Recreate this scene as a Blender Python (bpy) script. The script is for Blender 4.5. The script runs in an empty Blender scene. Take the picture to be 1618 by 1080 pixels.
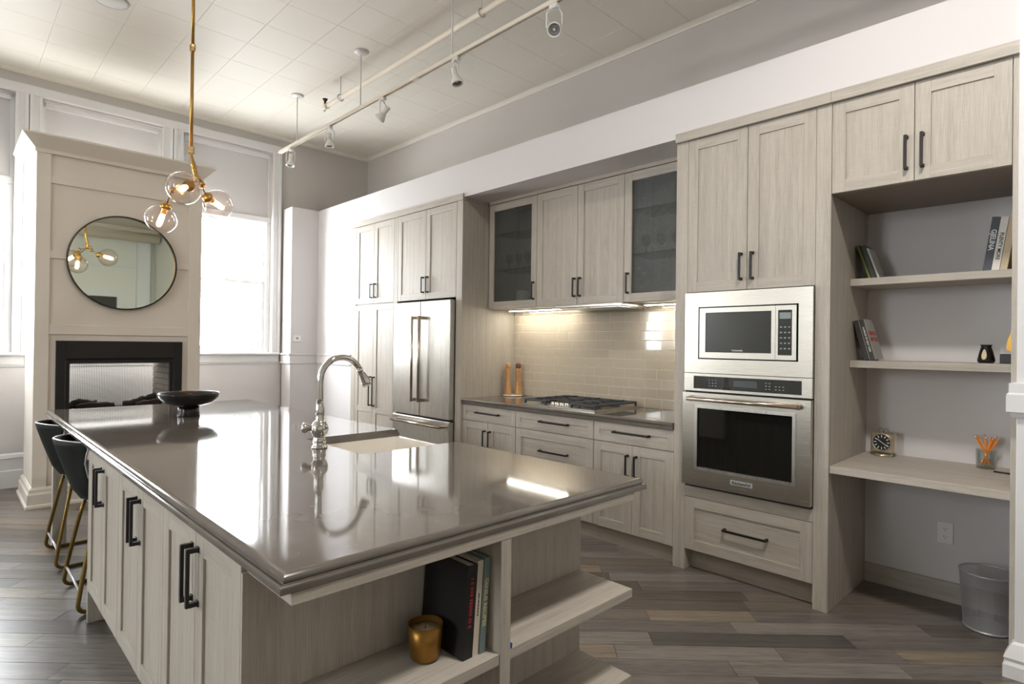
import bpy, bmesh, math, random
from mathutils import Vector, Matrix
random.seed(7)
scene = bpy.context.scene
COL = scene.collection

# ------------------------------------------------------------------ camera
FPX, YAW, PITCH, ROLL = 921.73, 0.79758, 0.00445, 0.012574
CAM = Vector((7.209, -3.354, 1.4026))
FWD = Vector((-math.sin(YAW)*math.cos(PITCH), math.cos(YAW)*math.cos(PITCH), math.sin(PITCH)))
RT0 = Vector((math.cos(YAW), math.sin(YAW), 0)); UP0 = RT0.cross(FWD)
RGT = math.cos(ROLL)*RT0 + math.sin(ROLL)*UP0
UPV = -math.sin(ROLL)*RT0 + math.cos(ROLL)*UP0
cam_d = bpy.data.cameras.new('camera'); cam_d.sensor_width = 36; cam_d.lens = FPX*36/1618
cam_d.clip_start = 0.05
cam = bpy.data.objects.new('camera', cam_d); COL.objects.link(cam)
M = Matrix.Identity(4)
for r in range(3):
    M[r][0] = RGT[r]; M[r][1] = UPV[r]; M[r][2] = -FWD[r]; M[r][3] = CAM[r]
cam.matrix_world = M
scene.camera = cam

# ------------------------------------------------------------------ light
world = bpy.data.worlds.new('world'); scene.world = world; world.use_nodes = True
bg = world.node_tree.nodes['Background']
bg.inputs['Color'].default_value = (0.94, 0.97, 1.0, 1); bg.inputs['Strength'].default_value = 18.0
scene.view_settings.view_transform = 'Standard'; scene.view_settings.look = 'None'
scene.view_settings.exposure = 0.70; scene.view_settings.gamma = 1.0
scene.view_settings.use_curve_mapping = False
scene.cycles.use_denoising = True; scene.cycles.use_adaptive_sampling = True; scene.cycles.adaptive_threshold = 0.02
scene.cycles.max_bounces = 8; scene.cycles.diffuse_bounces = 4; scene.cycles.glossy_bounces = 4
scene.cycles.transmission_bounces = 6; scene.cycles.transparent_max_bounces = 12
scene.cycles.sample_clamp_indirect = 6.0
scene.cycles.caustics_reflective = False; scene.cycles.caustics_refractive = False

def portal(name, loc, rot, sx, sy):
    ld = bpy.data.lights.new(name, 'AREA'); ld.shape = 'RECTANGLE'; ld.size = sx; ld.size_y = sy
    ld.cycles.is_portal = True
    o = bpy.data.objects.new(name, ld); o.location = loc; o.rotation_euler = rot; COL.objects.link(o)
FILL_W = 42.0  # power of the added fill lamp
# room size
XB, YL, YR, ZC = 11.0, -9.0, 0.84, 3.95
BAYS = [(-1.471, -0.466), (-2.692, -1.669), (-3.912, -2.889), (-7.574, -6.551), (-8.80, -7.77)]     # window bays of the far wall
FILL_WIN = [(4.4, 5.4)]; SW0, SW1 = 1.35, 3.5          # added window in the left wall, out of view, for fill daylight
for i, (a, b) in enumerate(BAYS):
    portal('window_daylight', (-0.2, (a+b)/2, 2.08), (0, -math.pi/2, 0), 1.5, 0.95)
for (a, b) in FILL_WIN:
    portal('window_daylight', ((a+b)/2, YL-0.15, (SW0+SW1)/2), (math.pi/2, 0, 0), b-a, SW1-SW0)

# ------------------------------------------------------------------ materials
def lin(c):
    c = c/255.0
    return c/12.92 if c <= 0.04045 else ((c+0.055)/1.055)**2.4
def S(r, g, b): return (lin(r), lin(g), lin(b), 1)
def newmat(name):
    m = bpy.data.materials.new(name); m.use_nodes = True
    nt = m.node_tree; return m, nt, nt.nodes['Principled BSDF']
def simple(name, col, rough=0.5, metal=0.0, spec=None, bump=0, bscale=200, emit=None, es=0, coat=0):
    m, nt, b = newmat(name)
    b.inputs['Base Color'].default_value = col; b.inputs['Roughness'].default_value = rough
    b.inputs['Metallic'].default_value = metal
    if spec is not None: b.inputs['Specular IOR Level'].default_value = spec
    if coat: b.inputs['Coat Weight'].default_value = coat; b.inputs['Coat Roughness'].default_value = 0.05
    if emit: b.inputs['Emission Color'].default_value = emit; b.inputs['Emission Strength'].default_value = es
    N = nt.nodes; g = N.new('ShaderNodeNewGeometry'); n = N.new('ShaderNodeTexNoise')
    n.inputs['Scale'].default_value = bscale; nt.links.new(g.outputs['Position'], n.inputs['Vector'])
    if bump:
        bp = N.new('ShaderNodeBump'); bp.inputs['Strength'].default_value = bump; bp.inputs['Distance'].default_value = 0.002
        nt.links.new(n.outputs['Fac'], bp.inputs['Height']); nt.links.new(bp.outputs['Normal'], b.inputs['Normal'])
    else:
        mr = N.new('ShaderNodeMapRange'); mr.inputs['To Min'].default_value = max(0, rough-0.02); mr.inputs['To Max'].default_value = min(1, rough+0.02)
        nt.links.new(n.outputs['Fac'], mr.inputs['Value']); nt.links.new(mr.outputs['Result'], b.inputs['Roughness'])
    return m
def wood(name, axis, dark, mid, light, rough=0.5, fine=1.0, rnd=1.0, saw=0.30):
    """grain runs along the axis; fine cross saw marks"""
    m, nt, b = newmat(name); N = nt.nodes; L = nt.links.new
    g = N.new('ShaderNodeNewGeometry'); oi = N.new('ShaderNodeObjectInfo')
    mul = N.new('ShaderNodeVectorMath'); mul.operation = 'MULTIPLY'
    cx = N.new('ShaderNodeCombineXYZ')
    for k in range(3): L(oi.outputs['Random'], cx.inputs[k])
    mul.inputs[1].default_value = (17.3*rnd, 11.7*rnd, 23.1*rnd); L(cx.outputs[0], mul.inputs[0])
    add = N.new('ShaderNodeVectorMath'); add.operation = 'ADD'
    L(g.outputs['Position'], add.inputs[0]); L(mul.outputs[0], add.inputs[1])
    def noise(s_al, s_ac, detail, dist=0.0):
        mp = N.new('ShaderNodeMapping'); sc = [s_ac]*3
        if axis in 'xyz': sc['xyz'.index(axis)] = s_al
        mp.inputs['Scale'].default_value = sc
        if axis == 'd':
            mp.inputs['Scale'].default_value = (s_al, s_ac, s_ac)
            rr = N.new('ShaderNodeMapping'); rr.inputs['Rotation'].default_value = (0, 0, -math.pi/4)
            L(add.outputs[0], rr.inputs['Vector']); L(rr.outputs[0], mp.inputs['Vector'])
        else: L(add.outputs[0], mp.inputs['Vector'])
        n = N.new('ShaderNodeTexNoise'); n.inputs['Scale'].default_value = 1.0
        n.inputs['Detail'].default_value = detail; n.inputs['Distortion'].default_value = dist
        L(mp.outputs[0], n.inputs['Vector']); return n.outputs['Fac']
    n1 = noise(1.1, 36, 5, 0.3); n2 = noise(9, 420*fine, 3); n3 = noise(260, 14, 2)
    def math_(op, a, bb):
        q = N.new('ShaderNodeMath'); q.operation = op
        for i, v in enumerate((a, bb)):
            if isinstance(v, (int, float)): q.inputs[i].default_value = v
            else: L(v, q.inputs[i])
        return q.outputs[0]
    f = math_('ADD', math_('MULTIPLY', n1, 0.42), math_('MULTIPLY', n2, 0.58))
    f = math_('ADD', f, math_('MULTIPLY', math_('SUBTRACT', n3, 0.5), saw*0.35))
    ramp = N.new('ShaderNodeValToRGB'); e = ramp.color_ramp.elements
    e[0].position = 0.34; e[0].color = dark; e[1].position = 0.68; e[1].color = light
    k = ramp.color_ramp.elements.new(0.5); k.color = mid
    L(f, ramp.inputs[0]); L(ramp.outputs[0], b.inputs['Base Color'])
    b.inputs['Roughness'].default_value = rough
    bp = N.new('ShaderNodeBump'); bp.inputs['Strength'].default_value = 0.12; bp.inputs['Distance'].default_value = 0.001
    L(f, bp.inputs['Height']); L(bp.outputs['Normal'], b.inputs['Normal'])
    return m
WD = (S(162, 154, 143), S(181, 173, 162), S(196, 189, 178))
wood_v = wood('greige_oak_upright', 'z', *WD)
wood_x = wood('greige_oak_lengthwise', 'x', *WD)
wood_y = wood('greige_oak_crosswise', 'y', *WD)
def plank_mat(name, base):
    m = wood(name, 'd', tuple([c*0.55 for c in base[:3]])+(1,), base, tuple([min(1, c*1.5) for c in base[:3]])+(1,), rough=0.3, fine=0.5, saw=0.1)
    return m
planks_m = [plank_mat('plank_ash_grey', S(108, 101, 96)), plank_mat('plank_umber', S(94, 85, 78)), plank_mat('plank_smoke', S(122, 115, 109)),
            plank_mat('plank_tan', S(130, 117, 102)), plank_mat('plank_charcoal', S(82, 77, 73)), plank_mat('plank_drift', S(112, 102, 93))]
gap_m = simple('floor_joint', S(40, 35, 31), 0.8)
wall_m = simple('lilac_white_paint', S(217, 213, 213), 0.65, bump=0.03, bscale=350)
grey_m = simple('warm_grey_paint', S(198, 193, 189), 0.65, bump=0.03, bscale=350)
panel_m = simple('lilac_grey_panel_paint', S(206, 203, 204), 0.6)
ceil_m = simple('ceiling_cream', S(226, 220, 208), 0.6, bump=0.03, bscale=120)
white_m = simple('white_trim_paint', S(226, 225, 226), 0.4)
fire_m = simple('fireplace_greige_paint', S(228, 221, 210), 0.5)
black_m = simple('black_metal', S(24, 22, 21), 0.38)
fbox_m = simple('firebox_black', S(13, 11, 10), 0.6)
soot_m = simple('firebox_inside', S(60, 56, 52), 0.8)
brick_m = simple('sooty_brick', S(132, 120, 108), 0.85, bump=0.4, bscale=60)
log_m = simple('charred_log', S(56, 47, 40), 0.85, bump=0.8, bscale=45)
tile_m = simple('glossy_beige_tile', S(194, 183, 165), 0.06, coat=0.3)
grout_m = simple('pale_grout', S(236, 230, 219), 0.8)
def quartz():
    m, nt, b = newmat('taupe_quartz'); N = nt.nodes; L = nt.links.new
    g = N.new('ShaderNodeNewGeometry'); v = N.new('ShaderNodeTexNoise'); v.inputs['Scale'].default_value = 9; v.inputs['Detail'].default_value = 8
    L(g.outputs['Position'], v.inputs['Vector'])
    r = N.new('ShaderNodeValToRGB'); r.color_ramp.elements[0].position = 0.35; r.color_ramp.elements[0].color = S(101, 95, 89)
    r.color_ramp.elements[1].position = 0.75; r.color_ramp.elements[1].color = S(109, 103, 96)
    L(v.outputs['Fac'], r.inputs[0])
    w = N.new('ShaderNodeTexNoise'); w.inputs['Scale'].default_value = 42; w.inputs['Detail'].default_value = 6; w.inputs['Distortion'].default_value = 0.8
    L(g.outputs['Position'], w.inputs['Vector'])
    r2 = N.new('ShaderNodeValToRGB'); e = r2.color_ramp.elements; e[0].position = 0.70; e[0].color = (0, 0, 0, 1); e[1].position = 0.76; e[1].color = (.35, .35, .35, 1)
    L(w.outputs['Fac'], r2.inputs[0])
    mx = N.new('ShaderNodeMix'); mx.data_type = 'RGBA'; L(r2.outputs[0], mx.inputs['Factor']); L(r.outputs[0], mx.inputs['A']); mx.inputs['B'].default_value = S(170, 160, 150)
    L(mx.outputs['Result'], b.inputs['Base Color']); b.inputs['Roughness'].default_value = 0.06; b.inputs['Specular IOR Level'].default_value = 0.85
    return m
quartz_m = quartz()
def steel_mat(name, col, rough, axis):
    m, nt, b = newmat(name); N = nt.nodes; L = nt.links.new
    b.inputs['Metallic'].default_value = 1; b.inputs['Base Color'].default_value = col
    g = N.new('ShaderNodeNewGeometry'); mp = N.new('ShaderNodeMapping'); sc = [900]*3; sc['xyz'.index(axis)] = 6
    mp.inputs['Scale'].default_value = sc; n = N.new('ShaderNodeTexNoise'); n.inputs['Scale'].default_value = 1
    L(g.outputs['Position'], mp.inputs['Vector']); L(mp.outputs[0], n.inputs['Vector'])
    mr = N.new('ShaderNodeMapRange'); mr.inputs['To Min'].default_value = rough-0.05; mr.inputs['To Max'].default_value = rough+0.08
    L(n.outputs['Fac'], mr.inputs['Value']); L(mr.outputs[0], b.inputs['Roughness'])
    return m
steel_m = steel_mat('brushed_steel', S(202, 198, 190), 0.24, 'x')
steelv_m = steel_mat('brushed_steel_upright', S(205, 203, 199), 0.27, 'z')
chrome_m = simple('polished_nickel', S(214, 212, 208), 0.07, 1.0)
bronze_m = simple('satin_bronze_steel', S(196, 182, 166), 0.22, 1.0)
dglass_m = simple('black_oven_glass', S(12, 14, 13), 0.04, 0.0, spec=0.7)
brass_m = simple('brushed_brass', S(190, 150, 84), 0.28, 1.0)
olive_brass_m = simple('aged_brass_tube', S(128, 106, 62), 0.35, 1.0)
leather_m = simple('dark_green_leather', S(18, 23, 20), 0.6, spec=0.2, bump=0.15, bscale=260)
piping_m = simple('pale_piping', S(196, 190, 196), 0.3, 0.6)
ceramic_m = simple('white_fireclay', S(240, 234, 224), 0.12)
bowl_m = simple('black_stoneware', S(26, 23, 22), 0.22)
mill_m = wood('olive_wood', 'z', S(140, 96, 54), S(194, 144, 90), S(218, 174, 120), rough=0.4)
marble_m = simple('white_marble', S(226, 222, 218), 0.25)
iron_m = simple('cast_iron', S(52, 55, 60), 0.55, bump=0.2, bscale=300)
candle_m = simple('gold_cup', S(150, 110, 50), 0.38, 0.8)
wax_m = simple('cream_wax', S(226, 208, 170), 0.6)
plastic_m = simple('white_plastic', S(236, 235, 232), 0.35)
dark_m = simple('dark_slot', S(22, 20, 20), 0.6)
screen_m = simple('grey_display', S(130, 140, 142), 0.3)
lampw_m = simple('white_lamp_metal', S(226, 224, 220), 0.35)
refl_m = simple('lamp_reflector', S(170, 172, 174), 0.25, 0.8)
track_m = simple('cream_track_metal', S(232, 222, 206), 0.4)
slot_m = simple('track_slot_brown', S(96, 74, 56), 0.6)
pipe_m = simple('cream_painted_pipe', S(228, 216, 198), 0.45)
paper_m = simple('book_pages', S(226, 218, 200), 0.8)
wire_m = simple('silver_wire', S(196, 197, 200), 0.35, 0.45)
gold_m = simple('antique_gold', S(196, 150, 72), 0.35, 0.9)
clockm_m = simple('champagne_clock_case', S(212, 202, 182), 0.25, 0.9)
clockd_m = simple('clock_dial', S(34, 36, 36), 0.3)
pencil_m = simple('orange_pencil_paint', S(240, 140, 34), 0.4)
eraser_m = simple('pink_eraser', S(206, 96, 110), 0.6)
ferrule_m = simple('pencil_ferrule', S(210, 200, 170), 0.3, 0.8)
tip_m = simple('sharpened_wood', S(226, 180, 124), 0.6)
tape_m = simple('blue_tape', S(30, 84, 160), 0.6)
mirror_m = simple('mirror_silver', S(222, 228, 214), 0.01, 1.0)
led_m = simple('led_strip', (1, 1, 1, 1), 0.5, emit=(1.0, 0.93, 0.78, 1), es=26)
bulb_m = simple('glowing_filament_bulb', (1, 0.8, 0.6, 1), 0.3, emit=(1.0, 0.50, 0.20, 1), es=45)
opal_m = simple('fill_lamp_glass', S(245, 240, 230), 0.3, emit=(1.0, 0.9, 0.79, 1), es=6)  # glowing glass of the added fill lamp
wallback_m = simple('pale_wall_paint', S(230, 227, 220), 0.7)
def color(name, rgb, rough=0.55): return simple(name, S(*rgb), rough)
def glassy(name, tint, refl, rough, bump=0.0, bscale=60, facing=True):
    m = bpy.data.materials.new(name); m.use_nodes = True; nt = m.node_tree; N = nt.nodes; L = nt.links.new
    N.remove(N['Principled BSDF']); out = N['Material Output']
    t = N.new('ShaderNodeBsdfTransparent'); t.inputs[0].default_value = tint
    gl = N.new('ShaderNodeBsdfGlossy'); gl.inputs['Roughness'].default_value = rough
    mx = N.new('ShaderNodeMixShader')
    if facing:
        lw = N.new('ShaderNodeLayerWeight'); lw.inputs['Blend'].default_value = refl
        L(lw.outputs['Facing'], mx.inputs[0])
    else: mx.inputs[0].default_value = refl
    if bump:
        g = N.new('ShaderNodeNewGeometry'); n = N.new('ShaderNodeTexNoise'); n.inputs['Scale'].default_value = bscale; n.inputs['Detail'].default_value = 1
        L(g.outputs['Position'], n.inputs['Vector']); bp = N.new('ShaderNodeBump'); bp.inputs['Strength'].default_value = bump; bp.inputs['Distance'].default_value = 0.01
        L(n.outputs['Fac'], bp.inputs['Height']); L(bp.outputs[0], gl.inputs['Normal'])
        if facing: L(bp.outputs[0], lw.inputs['Normal'])
    L(t.outputs[0], mx.inputs[1]); L(gl.outputs[0], mx.inputs[2]); L(mx.outputs[0], out.inputs['Surface'])
    return m
pane_m = glassy('window_glass', (0.97, 0.98, 0.98, 1), 0.05, 0.0, facing=False)
seedy_m = glassy('textured_cabinet_glass', (0.56, 0.59, 0.56, 1), 0.10, 0.05, bump=1.0, bscale=130, facing=False)
globe_m = glassy('pendant_glass', (1.0, 0.95, 0.92, 1), 0.24, 0.02, bump=0.12, bscale=14)
clear_m = glassy('clear_glass', (0.93, 0.96, 0.95, 1), 0.22, 0.02)
shelfg_m = glassy('glass_shelf', (0.72, 0.82, 0.78, 1), 0.2, 0.05)

# ------------------------------------------------------------------ mesh builder
W = {}
class MB:
    def __init__(s): s.v = []; s.f = []; s.m = []; s.sm = []
    def face(s, idx, mi=0, sm=False): s.f.append(tuple(idx)); s.m.append(mi); s.sm.append(sm)
    def box(s, x0, x1, y0, y1, z0, z1, mi=0, b=0.0):
        if x1 < x0: x0, x1 = x1, x0
        if y1 < y0: y0, y1 = y1, y0
        if z1 < z0: z0, z1 = z1, z0
        n = len(s.v)
        if b <= 0:
            for z in (z0, z1):
                for y in (y0, y1):
                    for x in (x0, x1): s.v.append((x, y, z))
            for q in ((0, 2, 3, 1), (4, 5, 7, 6), (0, 1, 5, 4), (2, 6, 7, 3), (0, 4, 6, 2), (1, 3, 7, 5)):
                s.face([n+i for i in q], mi)
            return s
        b = min(b, (x1-x0)/2.01, (y1-y0)/2.01, (z1-z0)/2.01)
        # bevelled box: 24 vertices
        ids = {}
        for sx in (0, 1):
            for sy in (0, 1):
                for sz in (0, 1):
                    c = ((x0, x1)[sx], (y0, y1)[sy], (z0, z1)[sz]); d = ((b, -b)[sx], (b, -b)[sy], (b, -b)[sz])
                    for ax in range(3):
                        p = [c[i]+(d[i] if i != ax else 0) for i in range(3)]
                        ids[(sx, sy, sz, ax)] = len(s.v); s.v.append(tuple(p))
        def I(sx, sy, sz, ax): return ids[(sx, sy, sz, ax)]
        for a in (0, 1):
            q = [I(a, 0, 0, 0), I(a, 1, 0, 0), I(a, 1, 1, 0), I(a, 0, 1, 0)]; s.face(q if a else q[::-1], mi)
            q = [I(0, a, 0, 1), I(1, a, 0, 1), I(1, a, 1, 1), I(0, a, 1, 1)]; s.face(q[::-1] if a else q, mi)
            q = [I(0, 0, a, 2), I(1, 0, a, 2), I(1, 1, a, 2), I(0, 1, a, 2)]; s.face(q if a else q[::-1], mi)
        for a in (0, 1):
            for c in (0, 1):
                fl = (a + c) % 2
                q = [I(a, c, 0, 0), I(a, c, 1, 0), I(a, c, 1, 1), I(a, c, 0, 1)]; s.face(q if fl else q[::-1], mi)
                q = [I(a, 0, c, 0), I(a, 0, c, 2), I(a, 1, c, 2), I(a, 1, c, 0)]; s.face(q if fl else q[::-1], mi)
                q = [I(0, a, c, 1), I(1, a, c, 1), I(1, a, c, 2), I(0, a, c, 2)]; s.face(q if fl else q[::-1], mi)
        for sx in (0, 1):
            for sy in (0, 1):
                for sz in (0, 1):
                    q = [I(sx, sy, sz, k) for k in range(3)]; s.face(q if (sx+sy+sz) % 2 else q[::-1], mi)
        return s
    def tube(s, pts, r, n=10, mi=0, closed=False, caps=True):
        pts = [Vector(p) for p in pts]; k = len(pts); rs = r if isinstance(r, (list, tuple)) else [r]*k
        prev = None; base = len(s.v)
        for i, p in enumerate(pts):
            a = pts[(i-1) % k] if (closed or i > 0) else p; b = pts[(i+1) % k] if (closed or i < k-1) else p
            d = (b-a)
            if d.length < 1e-9: d = Vector((0, 0, 1))
            d.normalize()
            if prev is None:
                u = d.orthogonal().normalized()
            else:
                u = (prev - d*prev.dot(d))
                u = u.normalized() if u.length > 1e-6 else d.orthogonal().normalized()
            prev = u; w = d.cross(u)
            for j in range(n):
                t = 2*math.pi*j/n; s.v.append(tuple(p+(u*math.cos(t)+w*math.sin(t))*rs[i]))
        for i in range(k if closed else k-1):
            for j in range(n):
                a = base+i*n+j; b = base+i*n+(j+1) % n; i2 = (i+1) % k
                s.face((a, b, base+i2*n+(j+1) % n, base+i2*n+j), mi, True)
        if caps and not closed:
            s.face([base+j for j in range(n)][::-1], mi); s.face([base+(k-1)*n+j for j in range(n)], mi)
        return s
    def lathe(s, prof, c=(0, 0, 0), n=32, mi=0, axis=None, sm=True, cap=True):
        """prof: list of (radius, height) along the axis"""
        c = Vector(c); d = Vector(axis).normalized() if axis else Vector((0, 0, 1)); u = d.orthogonal().normalized(); w = d.cross(u)
        base = len(s.v)
        for (r, h) in prof:
            for j in range(n):
                t = 2*math.pi*j/n; s.v.append(tuple(c+d*h+(u*math.cos(t)+w*math.sin(t))*max(r, 1e-5)))
        for i in range(len(prof)-1):
            for j in range(n):
                s.face((base+i*n+j, base+i*n+(j+1) % n, base+(i+1)*n+(j+1) % n, base+(i+1)*n+j), mi, sm)
        if cap and prof[0][0] > 1e-4: s.face([base+j for j in range(n)][::-1], mi)
        if cap and prof[-1][0] > 1e-4: s.face([base+(len(prof)-1)*n+j for j in range(n)], mi)
        return s
    def prism(s, poly, axis, a, b, mi=0):
        """extrude a polygon: axis 'x': poly in (y,z); 'y': (x,z); 'z': (x,y)"""
        n = len(s.v); k = len(poly)
        for t in (a, b):
            for (p, q) in poly: s.v.append({'x': (t, p, q), 'y': (p, t, q), 'z': (p, q, t)}[axis])
        s.face(list(range(n, n+k))[::-1], mi); s.face(list(range(n+k, n+2*k)), mi)
        for i in range(k): s.face((n+i, n+(i+1) % k, n+k+(i+1) % k, n+k+i), mi)
        return s
    def sweep(s, path, prof, mi=0, closed=False, sm=False):
        """path: (x,y) polyline, prof: (outward offset, z); outward = right of travel"""
        k = len(path); base = len(s.v); P = [Vector((p[0], p[1])) for p in path]; m = len(prof)
        for i in range(k):
            ds = []
            if closed or i > 0: ds.append((P[i]-P[(i-1) % k]).normalized())
            if closed or i < k-1: ds.append((P[(i+1) % k]-P[i]).normalized())
            ns = [Vector((d.y, -d.x)) for d in ds]
            nn = ns[0] if len(ns) == 1 else (ns[0]+ns[1])/(1+ns[0].dot(ns[1]))
            for (o, z) in prof: s.v.append((P[i].x+nn.x*o, P[i].y+nn.y*o, z))
        for i in range(k if closed else k-1):
            for j in range(m-1):
                a = base+i*m+j; b = base+((i+1) % k)*m+j; s.face((a, a+1, b+1, b), mi, sm)
        if not closed:
            s.face([base+j for j in range(m)], mi); s.face([base+(k-1)*m+j for j in range(m)][::-1], mi)
        return s
    def xf(s, mat):
        s.v = [tuple(mat @ Vector(p)) for p in s.v]; return s
    def build(s, name, mats, parent=None, org=None):
        if not isinstance(mats, (list, tuple)): mats = [mats]
        if parent is not None: o0 = W[parent.name]
        elif org is not None: o0 = Vector(org)
        else:
            xs = [p[0] for p in s.v]; ys = [p[1] for p in s.v]; zs = [p[2] for p in s.v]
            o0 = Vector(((min(xs)+max(xs))/2, (min(ys)+max(ys))/2, min(zs)))
        me = bpy.data.meshes.new(name)
        me.from_pydata([(p[0]-o0.x, p[1]-o0.y, p[2]-o0.z) for p in s.v], [], s.f)
        for m in mats: me.materials.append(m)
        me.polygons.foreach_set('material_index', s.m); me.polygons.foreach_set('use_smooth', s.sm)
        bm = bmesh.new(); bm.from_mesh(me); bmesh.ops.recalc_face_normals(bm, faces=bm.faces); bm.to_mesh(me); bm.free()
        me.update()
        o = bpy.data.objects.new(name, me); COL.objects.link(o)
        if parent is not None: o.parent = parent
        else: o.location = o0
        W[o.name] = o0.copy(); return o
def tag(o, label=None, cat=None, group=None, kind=None):
    if label: o['label'] = label
    if cat: o['category'] = cat
    if group: o['group'] = group
    if kind: o['kind'] = kind
    return o
def thing(name, label, cat, loc=(0, 0, 0), group=None):
    o = bpy.data.objects.new(name, None); o.empty_display_size = 0.05; o.location = loc; COL.objects.link(o)
    W[o.name] = Vector(loc); return tag(o, label, cat, group)
def struct(o): o['kind'] = 'structure'; return o
def copy_tree(o, parent=None):
    c = o.copy(); COL.objects.link(c)
    if parent is not None: c.parent = parent
    W[c.name] = W[o.name]
    for ch in list(o.children): copy_tree(ch, c)
    return c
def B(*a, **k): return MB().box(*a, **k)
def text_part(name, body, size, mat4, mat, parent, extrude=0.0004, bold=0.0, sx=1.0):
    cu = bpy.data.curves.new(name, 'FONT'); cu.body = body; cu.size = size; cu.extrude = extrude
    cu.align_x = 'CENTER'; cu.align_y = 'CENTER'; cu.offset = bold
    t = bpy.data.objects.new(name, cu); COL.objects.link(t)
    dg = bpy.context.evaluated_depsgraph_get(); me = bpy.data.meshes.new_from_object(t.evaluated_get(dg))
    bpy.data.objects.remove(t); bpy.data.curves.remove(cu)
    me.transform(Matrix.Diagonal((sx, 1, 1, 1))); me.transform(mat4)
    if parent is not None: me.transform(Matrix.Translation(-W[parent.name]))
    me.materials.clear(); me.materials.append(mat)
    o = bpy.data.objects.new(name, me); COL.objects.link(o); o.parent = parent; W[o.name] = W[parent.name]
    return o
def frame4(o, ex, ey):
    ex = Vector(ex).normalized(); ey = Vector(ey).normalized(); ez = ex.cross(ey); m = Matrix.Identity(4)
    for r in range(3): m[r][0] = ex[r]; m[r][1] = ey[r]; m[r][2] = ez[r]; m[r][3] = o[r]
    return m

# ================================================================== THE SETTING
# ---- floor: diagonal planks
fl = struct(B(-0.1, XB+0.1, YL-0.1, YR+0.1, -0.08, -0.012).build('floor', gap_m))
def clip_poly(poly, x0, x1, y0, y1):
    for ax, val, keep in ((0, x0, 1), (0, x1, -1), (1, y0, 1), (1, y1, -1)):
        out = []
        for i in range(len(poly)):
            p, q = poly[i], poly[(i+1) % len(poly)]; dp = (p[ax]-val)*keep; dq = (q[ax]-val)*keep
            if dp >= 0: out.append(p)
            if (dp >= 0) != (dq >= 0):
                t = dp/(dp-dq); out.append((p[0]+t*(q[0]-p[0]), p[1]+t*(q[1]-p[1])))
        poly = out
        if len(poly) < 3: return []
    return poly
BLOCK = [(3.69, 5.74, -2.80, -1.53, 0.1, 0.9), (2.3, 3.69, -2.35, -1.53, 0, 0.9), (5.74, 6.0, -2.81, -1.535, 0, 0.9), (2.05, 6.0, -2.84, -1.46, 0.87, 0.91),
         (1.14, 5.26, 0.07, 0.9, 0, 2.7), (5.258, 6.172, 0.1, 0.9, 0, 2.7), (0.3, 0.99, -2.81, -1.55, 0, 3), (0, 1.14, 0, 0.9, 0, 3)]
def visible(p):
    d = p-CAM; z = d.dot(FWD)
    if z < 0.2: return False
    u = 809+FPX*d.dot(RGT)/z; v = 540-FPX*d.dot(UPV)/z
    if not (-5 < u < 1623 and -5 < v < 1085): return False
    for (x0, x1, y0, y1, z0, z1) in BLOCK:
        t0, t1 = 0.0, 0.999
        for ax, lo, hi in ((0, x0, x1), (1, y0, y1), (2, z0, z1)):
            if abs(d[ax]) < 1e-9: continue
            a = (lo-CAM[ax])/d[ax]; b = (hi-CAM[ax])/d[ax]
            if a > b: a, b = b, a
            t0 = max(t0, a); t1 = min(t1, b)
        if t0 < t1: return False
    return True
R2 = math.sqrt(0.5); PW = 0.124
seen, rest = [], [MB() for _ in planks_m]
rng = random.Random(3)
for row in range(int(-0.8/PW), int(14.2/PW)):
    t0 = row*PW+0.0011; t1 = (row+1)*PW-0.0011; s = -7.0+rng.random()*1.1
    while s < 9.2:
        ln = rng.choice((0.55, 0.75, 0.95, 1.2, 1.45)); a, b = s+0.0009, s+ln-0.0009; s += ln
        quad = [((a+t0)*R2, (a-t0)*R2), ((b+t0)*R2, (b-t0)*R2), ((b+t1)*R2, (b-t1)*R2), ((a+t1)*R2, (a-t1)*R2)]
        mi = rng.choices(range(6), (5, 4, 4, 1.8, 3, 4))[0]; dz = rng.uniform(-0.0006, 0.0)
        poly = clip_poly(quad, 0, XB, YL, YR)
        if not poly: continue
        cx = sum(p[0] for p in poly)/len(poly); cy = sum(p[1] for p in poly)/len(poly)
        samples = [Vector((p[0]*k+cx*(1-k), p[1]*k+cy*(1-k), 0)) for p in poly for k in (0.95, 0.5)]+[Vector((cx, cy, 0))]
        if cy < -6.5 or cx > 8.5: rest[mi].prism(poly, 'z', -0.0115, dz); continue
        if any(visible(q) for q in samples): seen.append(((Vector((cx, cy, 0))-CAM).length, poly, mi, dz))
        else: rest[mi].prism(poly, 'z', -0.0115, dz)
seen.sort(key=lambda q: q[0])
for i, (d, poly, mi, dz) in enumerate(seen):
    if i < 296: MB().prism(poly, 'z', -0.0115, dz).build('plank', planks_m[mi], fl)
    else: rest[mi].prism(poly, 'z', -0.0115, dz)
allrest = MB()
for mi, r in enumerate(rest):
    n = len(allrest.v); allrest.v += r.v
    for f in r.f: allrest.face([n+i for i in f], mi)
tag(allrest.build('floorboards', planks_m, fl), kind='stuff')

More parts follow.
